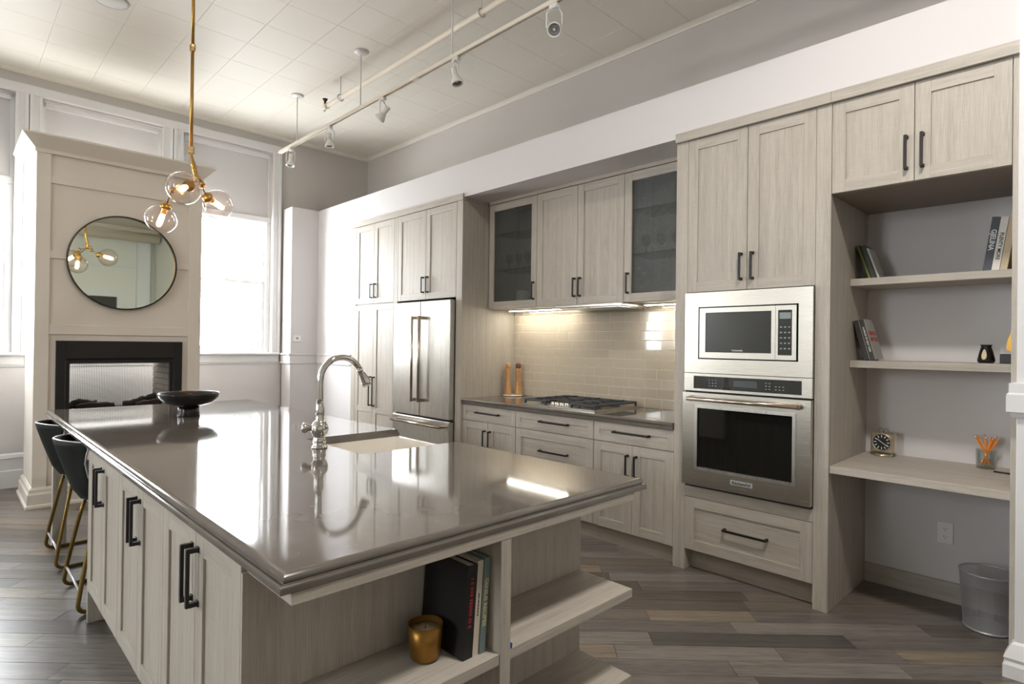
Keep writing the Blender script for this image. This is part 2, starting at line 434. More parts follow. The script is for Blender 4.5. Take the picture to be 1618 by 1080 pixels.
# ---- ceiling: staggered tiles
ceil = struct(B(-0.1, XB+0.1, YL-0.1, YR+0.2, ZC+0.006, ZC+0.1).build('ceiling', ceil_m))
tcache = {}
TX, TY = 0.4064, 0.4064
i = 0; x = 0.03-TX
XT, YTL = 6.126, -3.965
while x < XT:
    x0, x1 = max(x, 0)+0.0006, min(x+TX, XT)-0.0006
    y = 0.507
    top = YR
    while top > YTL:
        y0, y1 = max(y, YTL)+0.0006, top-0.0006
        if x1-x0 > 0.01 and y1-y0 > 0.01:
            key = (round(x1-x0, 4), round(y1-y0, 4))
            if key not in tcache:
                w, h = key; o = B(0, w, 0, h, -0.008, 0.006, b=0.0012).build('ceiling_tile', ceil_m, None, org=(0, 0, 0)); tcache[key] = o
            else:
                o = tcache[key].copy(); COL.objects.link(o)
            o.parent = ceil; o.location = Vector((x0, y0, ZC))-W[ceil.name]; W[o.name] = Vector((x0, y0, ZC))
        top = y; y -= TY
    x += TX; i += 1

# ---- far wall with its three window bays
wl = MB(); Z0, Z1 = 1.235, 3.705
edges = [YL-0.2]
ys = sorted([b for bay in BAYS for b in bay]); cuts = [YL-0.2]+ys+[YR+0.2]
for k in range(0, len(cuts), 2): wl.box(-0.28, 0, cuts[k], cuts[k+1], 0, ZC)
for (a, b) in BAYS:
    wl.box(-0.28, 0, a, b, 0, Z0); wl.box(-0.28, 0, a, b, Z1, ZC)
wf = struct(wl.build('wall_far', grey_m))
# lower wall finish in white (wainscot) below the sill
struct(B(0.0, 0.006, YL, -0.344, 0.33, 1.135).build('trim_1', wall_m))
def bay(n, a, b):
    o = struct(thing('window_%d' % n, None, None, (0, (a+b)/2, Z0)))
    # grey panel above the sash, set back
    B(-0.11, -0.075, a, b, 2.93, Z1).build('panel', panel_m, o)
    m = MB(); m.box(-0.075, -0.055, a, a+0.03, 2.93, Z1-0.0); m.box(-0.075, -0.055, b-0.03, b, 2.93, Z1); m.box(-0.075, -0.04, a+0.03, b-0.03, Z1-0.05, Z1)
    m.build('panel_moulding', white_m, o)
    B(-0.13, -0.045, a, b, 2.86, 2.93, b=0.006).build('head_rail', white_m, o)
    for ya, yb in ((a, a+0.052), (b-0.052, b)): B(-0.16, -0.05, ya, yb, Z0, 2.86, b=0.004).build('jamb', white_m, o)
    B(-0.16, -0.05, a+0.052, b-0.052, 1.265, 1.295, b=0.003).build('sill_board', white_m, o)
    ya, yb = a+0.054, b-0.054
    def sash(z0, z1, x0, x1, bot):
        s = MB(); s.box(x0, x1, ya, ya+0.032, z0, z1); s.box(x0, x1, yb-0.032, yb, z0, z1)
        s.box(x0, x1, ya+0.032, yb-0.032, z0, z0+bot); s.box(x0, x1, ya+0.032, yb-0.032, z1-0.034, z1)
        so = s.build('sash', white_m, o)
        B((x0+x1)/2-0.002, (x0+x1)/2+0.002, ya+0.032, yb-0.032, z0+bot, z1-0.034).build('pane', pane_m, so)
        return so
    sash(2.10, 2.858, -0.15, -0.118, 0.04)
    lo = sash(1.297, 2.135, -0.112, -0.08, 0.05)
    c = (a+b)/2
    MB().box(-0.105, -0.068, c-0.03, c+0.03, 2.135, 2.143).lathe([(0.012, 0), (0.012, 0.012), (0.004, 0.016)], (-0.088, c, 2.143), 12).box(-0.093, -0.083, c, c+0.035, 2.148, 2.156).build('sash_lock', white_m, lo)
    # casing around the bay
    m = MB()
    for ya, yb, s in ((a-0.095, a, 1), (b, b+0.095, -1)):
        m.box(0, 0.02, ya, yb, Z0, Z1+0.02)
        m.box(0.02, 0.034, ya if s > 0 else yb-0.03, ya+0.03 if s > 0 else yb, Z0, Z1+0.02)
        m.box(0.02, 0.028, yb-0.022 if s > 0 else ya, yb if s > 0 else ya+0.022, Z0, Z1+0.02)
    m.build('casing', white_m, o)
    MB().box(-0.055, 0.06, a-0.105, b+0.105, 1.240, 1.268, b=0.008).build('stool', white_m, o)
    B(0.0, 0.024, a-0.09, b+0.09, 1.155, 1.240).build('apron', white_m, o)
    return o
for n, (a, b) in enumerate(BAYS): bay(n+1, a, b)
struct(B(0, 0.03, YL, -0.372, 3.72, 3.815, b=0.008).build('trim_2', white_m))
struct(B(0, 0.018, YL, -0.344, 1.132, 1.156, b=0.006).build('trim_3', white_m))
struct(MB().sweep([(0, YR), (0, YL)], [(0, 3.905), (-0.012, 3.905), (-0.016, 3.918), (-0.03, 3.93), (-0.045, 3.941), (0, 3.941)]).build('trim_4', ceil_m))
struct(MB().sweep([(XB, YR), (0.05, YR)], [(0, 3.908), (-0.012, 3.908), (-0.016, 3.92), (-0.034, 3.934), (-0.05, 3.941), (0, 3.941)]).build('trim_5', ceil_m))
struct(MB().sweep([(0, -0.344), (0, YL)], [(0, 0), (-0.024, 0), (-0.024, 0.16), (-0.018, 0.168), (-0.018, 0.27), (-0.028, 0.28), (-0.02, 0.31), (-0.006, 0.325), (0, 0.325)]).build('baseboard_far', white_m))

# ---- right (range) wall: full wall, boxed-out bulkhead, white return at the far corner
rw = MB(); rw.box(-0.1, XB+0.1, YR, YR+0.2, 0, ZC)
struct(rw.build('wall_right', grey_m))
struct(B(0.03, 6.93, 0.69, YR, 0, 2.731).build('wall_niche', wall_m))
struct(B(0.282, 1.141, 0, 0.69, 0, 2.7648).build('wall_stub', wall_m))
struct(B(0.03, 6.928, 0, YR, 2.765, 3.042).build('wall_bulkhead', wall_m))
struct(B(3.13, 5.254, 0, 0.69, 2.731, 2.7648).build('wall_soffit', wall_m))
struct(B(0.03, 0.282, -0.342, 0.69, 0, 3.042, b=0.003).build('wall_return', wall_m))
struct(MB().sweep([(1.141, 0.0), (0.282, 0.0), (0.282, -0.342), (0.03, -0.342)], [(0, 1.13), (-0.012, 1.134), (-0.018, 1.15), (-0.012, 1.158), (-0.012, 1.238), (-0.03, 1.244), (-0.03, 1.262), (0, 1.266)]).build('trim_6', wall_m))
struct(MB().sweep([(1.141, 0.0), (0.282, 0.0), (0.282, -0.342), (0.03, -0.342)], [(0, 0.325), (-0.01, 0.325), (-0.02, 0.30), (-0.02, 0.0), (0, 0)]).build('baseboard_right', white_m))
# white pilaster at the near end
struct(B(6.929, 7.6, -0.03, YR, 0, ZC, b=0.003).build('wall_pilaster', white_m))
struct(MB().sweep([(7.6, -0.03), (6.929, -0.03), (6.929, 0.011)], [(0, 1.11), (-0.012, 1.115), (-0.022, 1.135), (-0.032, 1.14), (-0.032, 1.215), (-0.024, 1.222), (-0.024, 1.262), (0, 1.268)]).build('trim_7', white_m))
struct(MB().sweep([(7.6, -0.03), (6.929, -0.03), (6.929, 0.011)], [(0, 0), (-0.036, 0), (-0.036, 0.055), (-0.026, 0.07), (-0.034, 0.085), (-0.026, 0.105), (-0.01, 0.14), (0, 0.15)]).build('baseboard_pilaster', white_m))
struct(B(7.6, XB, 0.3, YR, 0, ZC).build('wall_near', wallback_m))
# ---- walls behind the camera: window added to the left wall for its light, doorway in the back wall
lw = MB(); cuts = [-0.2]+[q for w in FILL_WIN for q in w]+[XB+0.2]
for k in range(0, len(cuts), 2): lw.box(cuts[k], cuts[k+1], YL-0.25, YL, 0, ZC)
for (a, b) in FILL_WIN: lw.box(a, b, YL-0.25, YL, 0, SW0); lw.box(a, b, YL-0.25, YL, SW1, ZC)
struct(lw.build('wall_left', wallback_m))
for n, (a, b) in enumerate(FILL_WIN):  # unseen window, added to let in more daylight
    o = struct(thing('window_%d' % (n+7), None, None, ((a+b)/2, YL, SW0)))
    m = MB(); m.box(a, a+0.06, YL-0.16, YL-0.06, SW0, SW1); m.box(b-0.06, b, YL-0.16, YL-0.06, SW0, SW1); m.box(a+0.06, b-0.06, YL-0.16, YL-0.06, SW0, SW0+.07); m.box(a+0.06, b-0.06, YL-0.16, YL-0.06, SW1-.07, SW1)
    m.box((a+b)/2-0.03, (a+b)/2+0.03, YL-0.14, YL-0.08, SW0+.07, SW1-.07); m.box(a+0.06, b-0.06, YL-0.14, YL-0.08, 2.38, 2.43)
    m.build('frame', white_m, o)
    B(a+0.06, b-0.06, YL-0.112, YL-0.108, SW0+.07, SW1-.07).build('pane', pane_m, o)
    m = MB(); m.box(a-0.1, a, YL, YL+0.02, SW0-.05, SW1+.1); m.box(b, b+0.1, YL, YL+0.02, SW0-.05, SW1+.1); m.box(a, b, YL, YL+0.02, SW1, SW1+.1); m.box(a, b, YL, YL+0.05, SW0-.04, SW0)
    m.build('casing', white_m, o)
struct(MB().box(XB, XB+0.2, YL, -1.5, 0, ZC).box(XB, XB+0.2, -0.45, YR, 0, ZC).box(XB, XB+0.2, -1.5, -0.45, 2.40, ZC).build('wall_back', wallback_m))
d = struct(thing('door_1', None, None, (XB, -1.15, 0)))
B(XB+0.06, XB+0.11, -1.5, -0.45, 0, 2.40).build('leaf', simple('dark_door', S(58, 52, 48), 0.5), d)
MB().box(XB-0.02, XB, -1.62, -1.5, 0, 2.52).box(XB-0.02, XB, -0.45, -0.33, 0, 2.52).box(XB-0.02, XB, -1.5, -0.45, 2.40, 2.52).build('casing', white_m, d)
struct(B(XB-0.16, XB, -0.08, 0.18, 0, ZC-0.01).build('wall_chase', white_m))
struct(B(XB-0.03, XB, YL, -0.08, 3.09, 3.14, b=.004).build('trim_8', white_m))
dp = thing('ceiling_duct', 'pale round duct under the ceiling at the back wall', 'duct', (10.4, -2.5, 3.65))
MB().tube([(10.4, -8.9, 3.76), (10.4, 0.25, 3.76)], 0.11, 24).build('duct', pipe_m, dp)
MB().tube([(9.9, -8.9, 3.84), (9.9, 0.25, 3.84)], 0.05, 16).build('pipe', pipe_m, dp)

# ================================================================== CABINETRY
FR = 0.064
def door(parent, x0, x1, z0, z1, y, name='door', fw=FR, rails=(), glass=None, out=-1, gap=0.0016, panel_x=False):
    """shaker front facing out*Y with its face at y; rails: extra (z0,z1) cross rails"""
    x0 += gap; x1 -= gap; z0 += gap; z1 -= gap; t = 0.02; ya, yb = y, y-out*t
    m = MB(); bv = 0.0012
    m.box(x0, x0+fw, ya, yb, z0, z1, 0, bv); m.box(x1-fw, x1, ya, yb, z0, z1, 0, bv)
    for (a, b) in [(z0, z0+fw), (z1-fw, z1)]+list(rails): m.box(x0+fw-0.001, x1-fw+0.001, ya-out*0.0006, yb, a, b, 1, bv)
    if not glass: m.box(x0+fw-0.004, x1-fw+0.004, ya-out*0.008, yb, z0+fw-0.004, z1-fw+0.004, 1 if panel_x else 0)
    o = m.build(name, [wood_v, wood_x], parent)
    if glass: B(x0+fw-0.004, x1-fw+0.004, ya-out*0.010, ya-out*0.014, z0+fw-0.004, z1-fw+0.004).build('glass_pane', glass, o)
    return o
def pull(parent, p, length, axis, y, out=-1):
    """square black bar pull centred at p=(x,z)"""
    x, z = p; w = 0.0064; ya, yb = y+out*0.034, y+out*0.024; m = MB(); h = length/2
    if axis == 'z':
        m.box(x-w, x+w, ya, yb, z-h, z+h, 0, 0.001)
        for s in (-1, 1): m.box(x-w, x+w, yb, y, z+s*h-(2*w if s > 0 else 0), z+s*h+(0 if s > 0 else 2*w)); m.box(x-w-0.002, x+w+0.002, y, y+out*0.004, z+s*h-(2*w+.002 if s > 0 else .002), z+s*h+(.002 if s > 0 else 2*w+.002))
    else:
        m.box(x-h, x+h, ya, yb, z-w, z+w, 0, 0.001)
        for s in (-1, 1): m.box(x+s*h-(2*w if s > 0 else 0), x+s*h+(0 if s > 0 else 2*w), yb, y, z-w, z+w); m.box(x+s*h-(2*w+.002 if s > 0 else .002), x+s*h+(.002 if s > 0 else 2*w+.002), y, y+out*0.004, z-w-.002, z+w+.002)
    return m.build('handle', black_m, parent)
YT = -0.009; ZCB, ZCT = 2.703, 2.762
# ---- pantry
pan = thing('pantry_cabinet', 'tall pale wood pantry cabinet with four doors left of the fridge', 'cabinet', (1.59, 0.3, 0))
B(1.145, 2.05, 0.0125, 0.685, 0.12, ZCB).build('body', wood_v, pan)
B(1.145, 1.2375, YT, 0.012, 0.0, ZCB, b=.001).build('filler_strip', wood_v, pan)
B(2.0175, 2.05, YT, 0.012, 0.0, ZCB, b=.001).build('side_stile', wood_v, pan)
B(1.2375, 2.0175, 0.07, 0.09, 0, 0.12).build('toe_kick', wood_x, pan)
for k, (a, b) in enumerate(((1.239, 1.622), (1.622, 2.016))):
    d = door(pan, a, b, 1.829, 2.701, YT); pull(d, (1.622+(-0.036 if k == 0 else 0.036), 1.967), 0.155, 'z', YT)
    d = door(pan, a, b, 0.12, 1.822, YT, rails=((0.645, 0.702),)); pull(d, (1.622+(-0.036 if k == 0 else 0.036), 0.878), 0.318, 'z', YT)
MB().sweep([(2.05, YT), (1.151, YT), (1.151, 0.0)][::-1], [(0, ZCB), (0.008, ZCB), (0.008, ZCT), (0, ZCT)]).box(1.151, 2.05, YT, 0.0, ZCB+.001, ZCT-.001).build('cornice', wood_x, pan)
# ---- fridge surround
fs = thing('fridge_surround_cabinet', 'pale wood cabinet bridging over the steel fridge with tall side panel', 'cabinet', (2.6, 0.3, 0))
B(2.052, 2.084, YT, 0.685, 0, ZCB, b=.001).build('side_panel', wood_v, fs)
B(3.043, 3.126, YT, 0.685, 0, ZCB, b=.001).build('side_panel', wood_v, fs)
B(2.0845, 3.0425, 0.0125, 0.685, 1.835, ZCB).build('body', wood_x, fs)
for k, (a, b) in enumerate(((2.086, 2.572), (2.572, 3.041))):
    d = door(fs, a, b, 1.829, 2.701, YT); pull(d, (2.572+(-0.036 if k == 0 else 0.036), 1.972), 0.155, 'z', YT)
MB().sweep([(2.051, YT), (3.126, YT), (3.126, 0.295)], [(0, ZCB), (0.008, ZCB), (0.008, ZCT), (0, ZCT)]).box(2.051, 3.126, YT, 0.0, ZCB+.001, ZCT-.001).build('cornice', wood_x, fs)
# ---- upper cabinets
YU = 0.306; UB, UT = 1.730, 2.700
def upper(name, label, x0, x1, doors, glass):
    o = thing(name, label, 'cabinet', ((x0+x1)/2, 0.5, UB))
    if glass:
        m = MB(); t = 0.018; y0, y1 = YU+0.0205, 0.66
        m.box(x0, x0+t, y0, y1, UB, UT); m.box(x1-t, x1, y0, y1, UB, UT); m.box(x0+t, x1-t, y0, y1, UB, UB+t); m.box(x0+t, x1-t, y0, y1, UT-t, UT); m.box(x0+t, x1-t, y1-0.01, y1, UB+t, UT-t)
        m.build('body', wood_v, o)
        for z in (2.096, 2.43): B(x0+t, x1-t, y0+0.03, y1-0.012, z-0.008, z).build('glass_shelf', shelfg_m, o)
    else: B(x0, x1, YU+0.0205, 0.66, UB, UT).build('body', wood_v, o)
    for (a, b, hx) in doors:
        d = door(o, a, b, UB, UT, YU, glass=seedy_m if glass else None); pull(d, (hx, 1.872), 0.155, 'z', YU)
    B(x0, x1, YU-0.006, 0.66, ZCB, ZCT, b=.001).build('cornice', wood_x, o)
    return o
upper('glass_wall_cabinet', 'wall cabinet with textured glass door nearest the fridge', 3.137, 3.750, [(3.137, 3.750, 3.72)], True)
upper('wall_cabinet', 'pale wood two-door wall cabinet above the cooktop', 3.751, 4.651, [(3.751, 4.199, 4.178), (4.199, 4.651, 4.235)], False)
upper('glass_wall_cabinet', 'wall cabinet with textured glass door beside the oven tower', 4.652, 5.256, [(4.652, 5.256, 4.692)], True)
# ---- base cabinets
YD = 0.017
def base(name, label, x0, x1):
    o = thing(name, label, 'cabinet', ((x0+x1)/2, 0.35, 0))
    B(x0, x1, YD+0.0205, 0.66, 0.118, 0.868).build('body', wood_v, o)
    B(x0, x1, 0.072, 0.09, 0, 0.118).build('toe_kick', wood_x, o)
    return o
for lab, x0, x1, split in (('pale wood base cabinet with one drawer beside the fridge panel', 3.128, 3.808, 3.468), ('pale wood base cabinet with one drawer beside the oven tower', 4.610, 5.256, 4.94)):
    o = base('base_cabinet', lab, x0, x1)
    d = door(o, x0, x1, 0.726, 0.862, YD, 'drawer', panel_x=True, fw=0.05); pull(d, ((x0+x1)/2, 0.803), 0.29 if x0 > 4 else 0.29, 'x', YD)
    for k, (a, b) in enumerate(((x0, split), (split, x1))):
        d = door(o, a, b, 0.118, 0.724, YD); pull(d, (split+(-0.034 if k == 0 else 0.034), 0.58), 0.155, 'z', YD)
o = base('drawer_base_cabinet', 'pale wood three-drawer base cabinet under the cooktop', 3.809, 4.609)
for z0, z1, hz in ((0.726, 0.862, 0.803), (0.424, 0.724, 0.575), (0.118, 0.422, 0.30)):
    d = door(o, 3.809, 4.609, z0, z1, YD, 'drawer', panel_x=True, fw=0.05 if z0 > .7 else FR); pull(d, (4.23, hz), 0.29, 'x', YD)
# ---- range countertop
ct = MB(); prof = [(0, 0.914), (0.006, 0.9135), (0.012, 0.910), (0.015, 0.905), (0.014, 0.897), (0.008, 0.891), (0.008, 0.869), (0, 0.869)]
ct.box(3.128, 5.256, 0.008, 0.655, 0.869, 0.914)
ct.sweep([(3.128, 0.008), (5.256, 0.008)], prof, sm=False)
tag(ct.build('range_countertop', quartz_m), 'dark taupe quartz countertop running under the cooktop', 'countertop')
# ---- backsplash
bs = thing('backsplash', 'glossy beige brick-pattern tile backsplash behind the cooktop', 'backsplash', (4.19, 0.66, 0.914))
B(3.128, 5.256, 0.6592, 0.6885, 0.914, 1.729).build('grout_panel', grout_m, bs)
tw, th, g = 0.1524, 0.0762, 0.003; cache = {}
r = 0; z = 0.916
while z < 1.729:
    z1 = min(z+th-g, 1.7285); x = 3.128-(tw/2 if r % 2 else 0.03)
    while x < 5.256:
        a, b = max(x, 3.1285), min(x+tw-g, 5.2555)
        if b-a > 0.012:
            key = (round(b-a, 4), round(z1-z, 4))
            if key not in cache:
                q = B(0, key[0], -0.0075, 0, 0, key[1], b=0.0016).build('tile', tile_m, None, org=(0, 0, 0)); cache[key] = q
            else: q = cache[key].copy(); COL.objects.link(q)
            q.parent = bs; q.location = Vector((a, 0.6645, z))-W[bs.name]; q.rotation_euler = (random.uniform(-.002, .002), 0, random.uniform(-.002, .002))
        x += tw
    z += th; r += 1
# ---- oven tower
YO = 0.013
ot = thing('oven_tower_cabinet', 'tall pale wood cabinet tower holding microwave and wall oven', 'cabinet', (5.72, 0.35, 0))
for a, b in ((5.258, 5.340), (6.097, 6.172)): B(a, b, YO, 0.687, 0, ZCB, b=.001).build('side_panel', wood_v, ot)
B(5.3405, 6.0965, YO+0.0205, 0.687, 1.742, ZCB).build('upper_body', wood_v, ot)
B(5.3405, 6.0965, 0.10, 0.687, 0.133, 0.535).build('lower_body', wood_v, ot)
B(5.3405, 6.0965, 0.66, 0.687, 0.535, 1.742).build('back_panel', wood_v, ot)
B(5.3405, 6.0965, YO, 0.0995, 0.466, 0.535, b=.001).build('rail', wood_x, ot)
B(5.3405, 6.0965, 0.095, 0.115, 0, 0.1325).build('toe_kick', wood_x, ot)
for k, (a, b) in enumerate(((5.340, 5.721), (5.721, 6.097))):
    d = door(ot, a, b, 1.742, 2.703, YO); pull(d, (5.721+(-0.034 if k == 0 else 0.034), 1.88), 0.16, 'z', YO)
d = door(ot, 5.340, 6.097, 0.133, 0.464, YO, 'drawer', panel_x=True); pull(d, (5.729, 0.31), 0.262, 'x', YO)
B(5.258, 6.172, -0.008, 0.30, ZCB+.001, ZCT, b=.001).build('cornice', wood_x, ot)
# ---- desk nook
dk = thing('desk_nook_cabinet', 'pale wood built-in desk nook with two shelves and overhead doors', 'desk', (6.55, 0.35, 0))
B(6.906, 6.9275, YO, 0.687, 0, ZCB, b=.001).build('side_panel', wood_v, dk)
B(6.174, 6.9055, YO+0.0205, 0.687, 2.240, ZCB).build('upper_body', wood_v, dk)
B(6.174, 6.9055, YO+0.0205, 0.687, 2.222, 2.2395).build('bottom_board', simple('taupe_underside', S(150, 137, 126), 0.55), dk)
for k, (a, b) in enumerate(((6.173, 6.541), (6.541, 6.905))):
    d = door(dk, a, b, 2.222, 2.703, YO); pull(d, (6.541+(-0.033 if k == 0 else 0.033), 2.364), 0.165, 'z', YO)
B(6.173, 6.928, -0.008, 0.30, ZCB+.001, ZCT, b=.001).build('cornice', wood_x, dk)
for z in (1.76, 1.297): B(6.174, 6.9055, 0.347, 0.687, z, z+0.04, b=.001).build('shelf', wood_x, dk)
B(6.174, 6.9055, 0.02, 0.687, 0.742, 0.781, b=.001).build('desktop', wood_x, dk)
B(6.174, 6.9055, 0.670, 0.687, 0, 0.111, b=.001).build('skirting', wood_x, dk)

# ================================================================== ISLAND
isl = thing('island_cabinet', 'large pale wood kitchen island with six doors and open end shelves', 'kitchen island', (4.2, -2.2, 0))
IY = -2.827; IR = -1.535
MB().box(3.692, 4.32, IY+0.0205, IR, 0.12, 0.866).box(4.925, 5.735, IY+0.0205, IR, 0.12, 0.866).box(4.32, 4.925, IY+0.0205, -2.045, 0.12, 0.866).box(4.32, 4.925, -2.045, IR, 0.12, 0.615).build('body', wood_v, isl)
B(3.67, 3.6915, IY, IR, 0, 0.866, b=.001).build('side_panel', wood_v, isl)
B(5.7355, 5.745, IY, IR, 0.0, 0.8395).build('end_panel', wood_v, isl)
B(3.6925, 5.735, -2.75, -2.73, 0, 0.1195).build('toe_kick', wood_x, isl)
B(2.32, 3.6695, -2.35, IR, 0, 0.866).build('seating_body', wood_v, isl)
B(2.19, 2.26, -2.812, -2.735, 0, 0.839, b=.001).build('leg', wood_v, isl)
B(2.19, 3.6695, -2.812, -2.79, 0.8395, 0.867).build('overhang_rail', wood_x, isl)
for k, (a, b) in enumerate(((3.692, 4.026), (4.026, 4.362), (4.362, 4.70), (4.70, 5.036), (5.036, 5.38), (5.38, 5.735))):
    d = door(isl, a, b, 0.163, 0.862, IY); pull(d, ((b-0.027) if k % 2 == 0 else (a+0.027), 0.735), 0.165, 'z', IY)
for k in range(4):
    a = 2.32+k*0.50 if k < 3 else 4.93; 
    door(isl, a, a+0.50 if k < 3 else 5.735, 0.12, 0.862, IR+0.02, out=1)
B(5.7455, 5.996, -2.816, IR, 0.84, 0.867, b=.001).build('apron', wood_y, isl)
B(5.7455, 5.995, -2.201, -2.160, 0, 0.8395, b=.001).build('divider', wood_v, isl)
for a, b in ((IY+.006, -2.2015), (-2.1595, IR)):
    B(5.7455, 5.992, a, b, 0.484, 0.515, b=.001).build('shelf', wood_y, isl)
    B(5.7455, 5.992, a, b, 0.168, 0.199, b=.001).build('shelf', wood_y, isl)
    B(5.7455, 5.93, a, b, 0, 0.1675).build('plinth', wood_y, isl)
# countertop with a notch for the apron sink
ic = MB(); X0, X1, Y0, Y1 = 2.078, 5.974, -2.817, -1.484; SX0, SX1, SY = 4.345, 4.90, -2.02
poly = [(X1, Y1), (SX1, Y1), (SX1, SY), (SX0, SY), (SX0, Y1), (X0, Y1), (X0, Y0), (X1, Y0)]
ic.prism(poly, 'z', 0.868, 0.908)
ic.sweep([(SX0, Y1), (X0, Y1), (X0, Y0), (X1, Y0), (X1, Y1), (SX1, Y1)],
         [(-0.0005, 0.90795), (0.004, 0.9074), (0.009, 0.9055), (0.013, 0.902), (0.015, 0.897), (0.015, 0.892), (0.012, 0.889), (0.014, 0.887), (0.021, 0.8865), (0.024, 0.884), (0.025, 0.881), (0.025, 0.870), (0.023, 0.868), (0, 0.868)])
tag(ic.build('island_countertop', quartz_m), 'long polished dark taupe quartz countertop on the island', 'countertop')
# sink
sk = MB(); x0, x1, y0, y1 = 4.325, 4.92, -2.04, -1.462; z0, z1 = 0.62, 0.8675; t = 0.026
n = len(sk.v)
o_ = [(x0, y0), (x1, y0), (x1, y1), (x0, y1)]; i_ = [(x0+t, y0+t), (x1-t, y0+t), (x1-t, y1-t), (x0+t, y1-t)]; j_ = [(x0+t+.02, y0+t+.02), (x1-t-.02, y0+t+.02), (x1-t-.02, y1-t-.02), (x0+t+.02, y1-t-.02)]
for q, zz in ((o_, z0), (o_, z1), (i_, z1), (j_, z0+0.02)):
    for p in q: sk.v.append((p[0], p[1], zz))
for k in range(4):
    k2 = (k+1) % 4
    sk.face((n+k, n+k2, n+4+k2, n+4+k)); sk.face((n+4+k, n+4+k2, n+8+k2, n+8+k)); sk.face((n+8+k, n+8+k2, n+12+k2, n+12+k))
sk.face((n, n+3, n+2, n+1)); sk.face((n+12, n+13, n+14, n+15))
s = thing('apron_sink', 'white fireclay apron-front sink set into the island', 'sink', (4.62, -1.75, 0.62))
so = sk.build('basin', ceramic_m, s)
MB().lathe([(0.045, 0), (0.045, 0.004), (0.03, 0.002)], (4.62, -1.75, 0.6402), 20).build('drain', chrome_m, so)
# faucet
FX, FY, FZ = 4.625, -2.085, 0.908
f = thing('kitchen_faucet', 'polished nickel gooseneck kitchen faucet with bulbous body', 'faucet', (FX, FY, FZ))
MB().lathe([(0.036, 0), (0.037, 0.006), (0.030, 0.012), (0.029, 0.03), (0.031, 0.036), (0.026, 0.045), (0.024, 0.052), (0.03, 0.06), (0.038, 0.075), (0.041, 0.092), (0.038, 0.108), (0.028, 0.122), (0.02, 0.130), (0.022, 0.136), (0.019, 0.142), (0.021, 0.16), (0.021, 0.185), (0.0165, 0.20), (0.0165, 0.206)], (FX, FY, FZ), 32).build('body', chrome_m, f)
pts = [(FX, FY, FZ+0.2)]+[(FX, FY, FZ+0.2+0.03*k) for k in range(1, 4)]
R_ = 0.108; cz = FZ+0.315
for k in range(0, 15): a = math.pi-k*math.pi*0.86/14; pts.append((FX, FY+R_+R_*math.cos(a), cz+R_*math.sin(a)))
MB().tube(pts, 0.0145, 16).build('spout', chrome_m, f)
e = Vector(pts[-1]); dd = (Vector(pts[-1])-Vector(pts[-2])).normalized()
MB().lathe([(0.0155, 0), (0.017, 0.004), (0.0155, 0.008), (0.017, 0.03), (0.023, 0.068), (0.025, 0.074), (0.024, 0.09), (0.018, 0.092)], e-dd*0.004, 20, axis=dd).build('spray_head', chrome_m, f)
MB().lathe([(0.014, 0), (0.014, 0.02), (0.022, 0.028), (0.025, 0.038), (0.022, 0.048), (0.01, 0.052)], (FX-0.02, FY-0.022, FZ+0.092), 20, axis=(-0.55, -0.83, 0.05)).build('knob', chrome_m, f)

# ================================================================== APPLIANCES
fr = thing('refrigerator', 'stainless steel french-door refrigerator with bottom freezer drawer', 'refrigerator', (2.57, 0.3, 0))
B(2.105, 3.035, 0.0, 0.655, 0.03, 1.80).build('body', simple('dark_grey_steel', S(92, 88, 84), 0.45, 0.5), fr)
for lo, hi, hx in ((2.105, 2.565, 2.512), (2.571, 3.035, 2.624)):
    d = B(lo, hi, -0.062, -0.004, 0.708, 1.808, b=0.006).build('door', steelv_m, fr)
    m = MB().tube([(hx, -0.12, 0.845), (hx, -0.12, 1.665)], 0.0125, 14)
    for z in (0.862, 1.648): m.box(hx-0.011, hx+0.011, -0.122, -0.0625, z-0.016, z+0.016, 0, 0.003)
    m.build('handle', bronze_m, d)
dr = B(2.105, 3.035, -0.062, -0.004, 0.06, 0.690, b=0.006).build('freezer_drawer', steelv_m, fr)
m = MB().tube([(2.165, -0.12, 0.640), (2.975, -0.12, 0.640)], 0.0125, 14)
for x in (2.185, 2.955): m.box(x-0.016, x+0.016, -0.122, -0.0625, 0.629, 0.651, 0, 0.003)
m.build('handle', bronze_m, dr)
B(2.11, 3.03, -0.02, 0.0, 0.0, 0.058).build('kick_grille', dark_m, fr)

# microwave with trim kit
mw = thing('built_in_microwave', 'stainless built-in microwave with wide trim frame above the oven', 'microwave', (5.72, 0.2, 1.243))
m = MB(); xa, xb, za, zb = 5.3415, 6.0955, 1.2435, 1.737; ia, ib, ja, jb = 5.432, 6.022, 1.328, 1.648
m.box(xa, ia, -0.012, 0.03, za, zb); m.box(ib, xb, -0.012, 0.03, za, zb); m.box(ia, ib, -0.012, 0.03, za, ja); m.box(ia, ib, -0.012, 0.03, jb, zb)
m.build('trim_frame', steel_m, mw)
B(xa+0.01, xb-0.01, 0.031, 0.45, za+0.01, zb-0.01).build('body', dark_m, mw)
dd = MB(); dd.box(5.443, 5.482, -0.018, 0.03, 1.336, 1.640); dd.box(5.878, 5.900, -0.018, 0.03, 1.336, 1.640); dd.box(5.482, 5.878, -0.018, 0.03, 1.612, 1.640); dd.box(5.482, 5.878, -0.018, 0.03, 1.336, 1.371)
d = dd.build('door', steel_m, mw)
B(5.482, 5.878, -0.014, 0.02, 1.371, 1.612).build('window', dglass_m, d)
text_part('lettering', 'KitchenAid', 0.014, frame4((5.68, -0.0145, 1.384), (1, 0, 0), (0, 0, 1)), plastic_m, d)
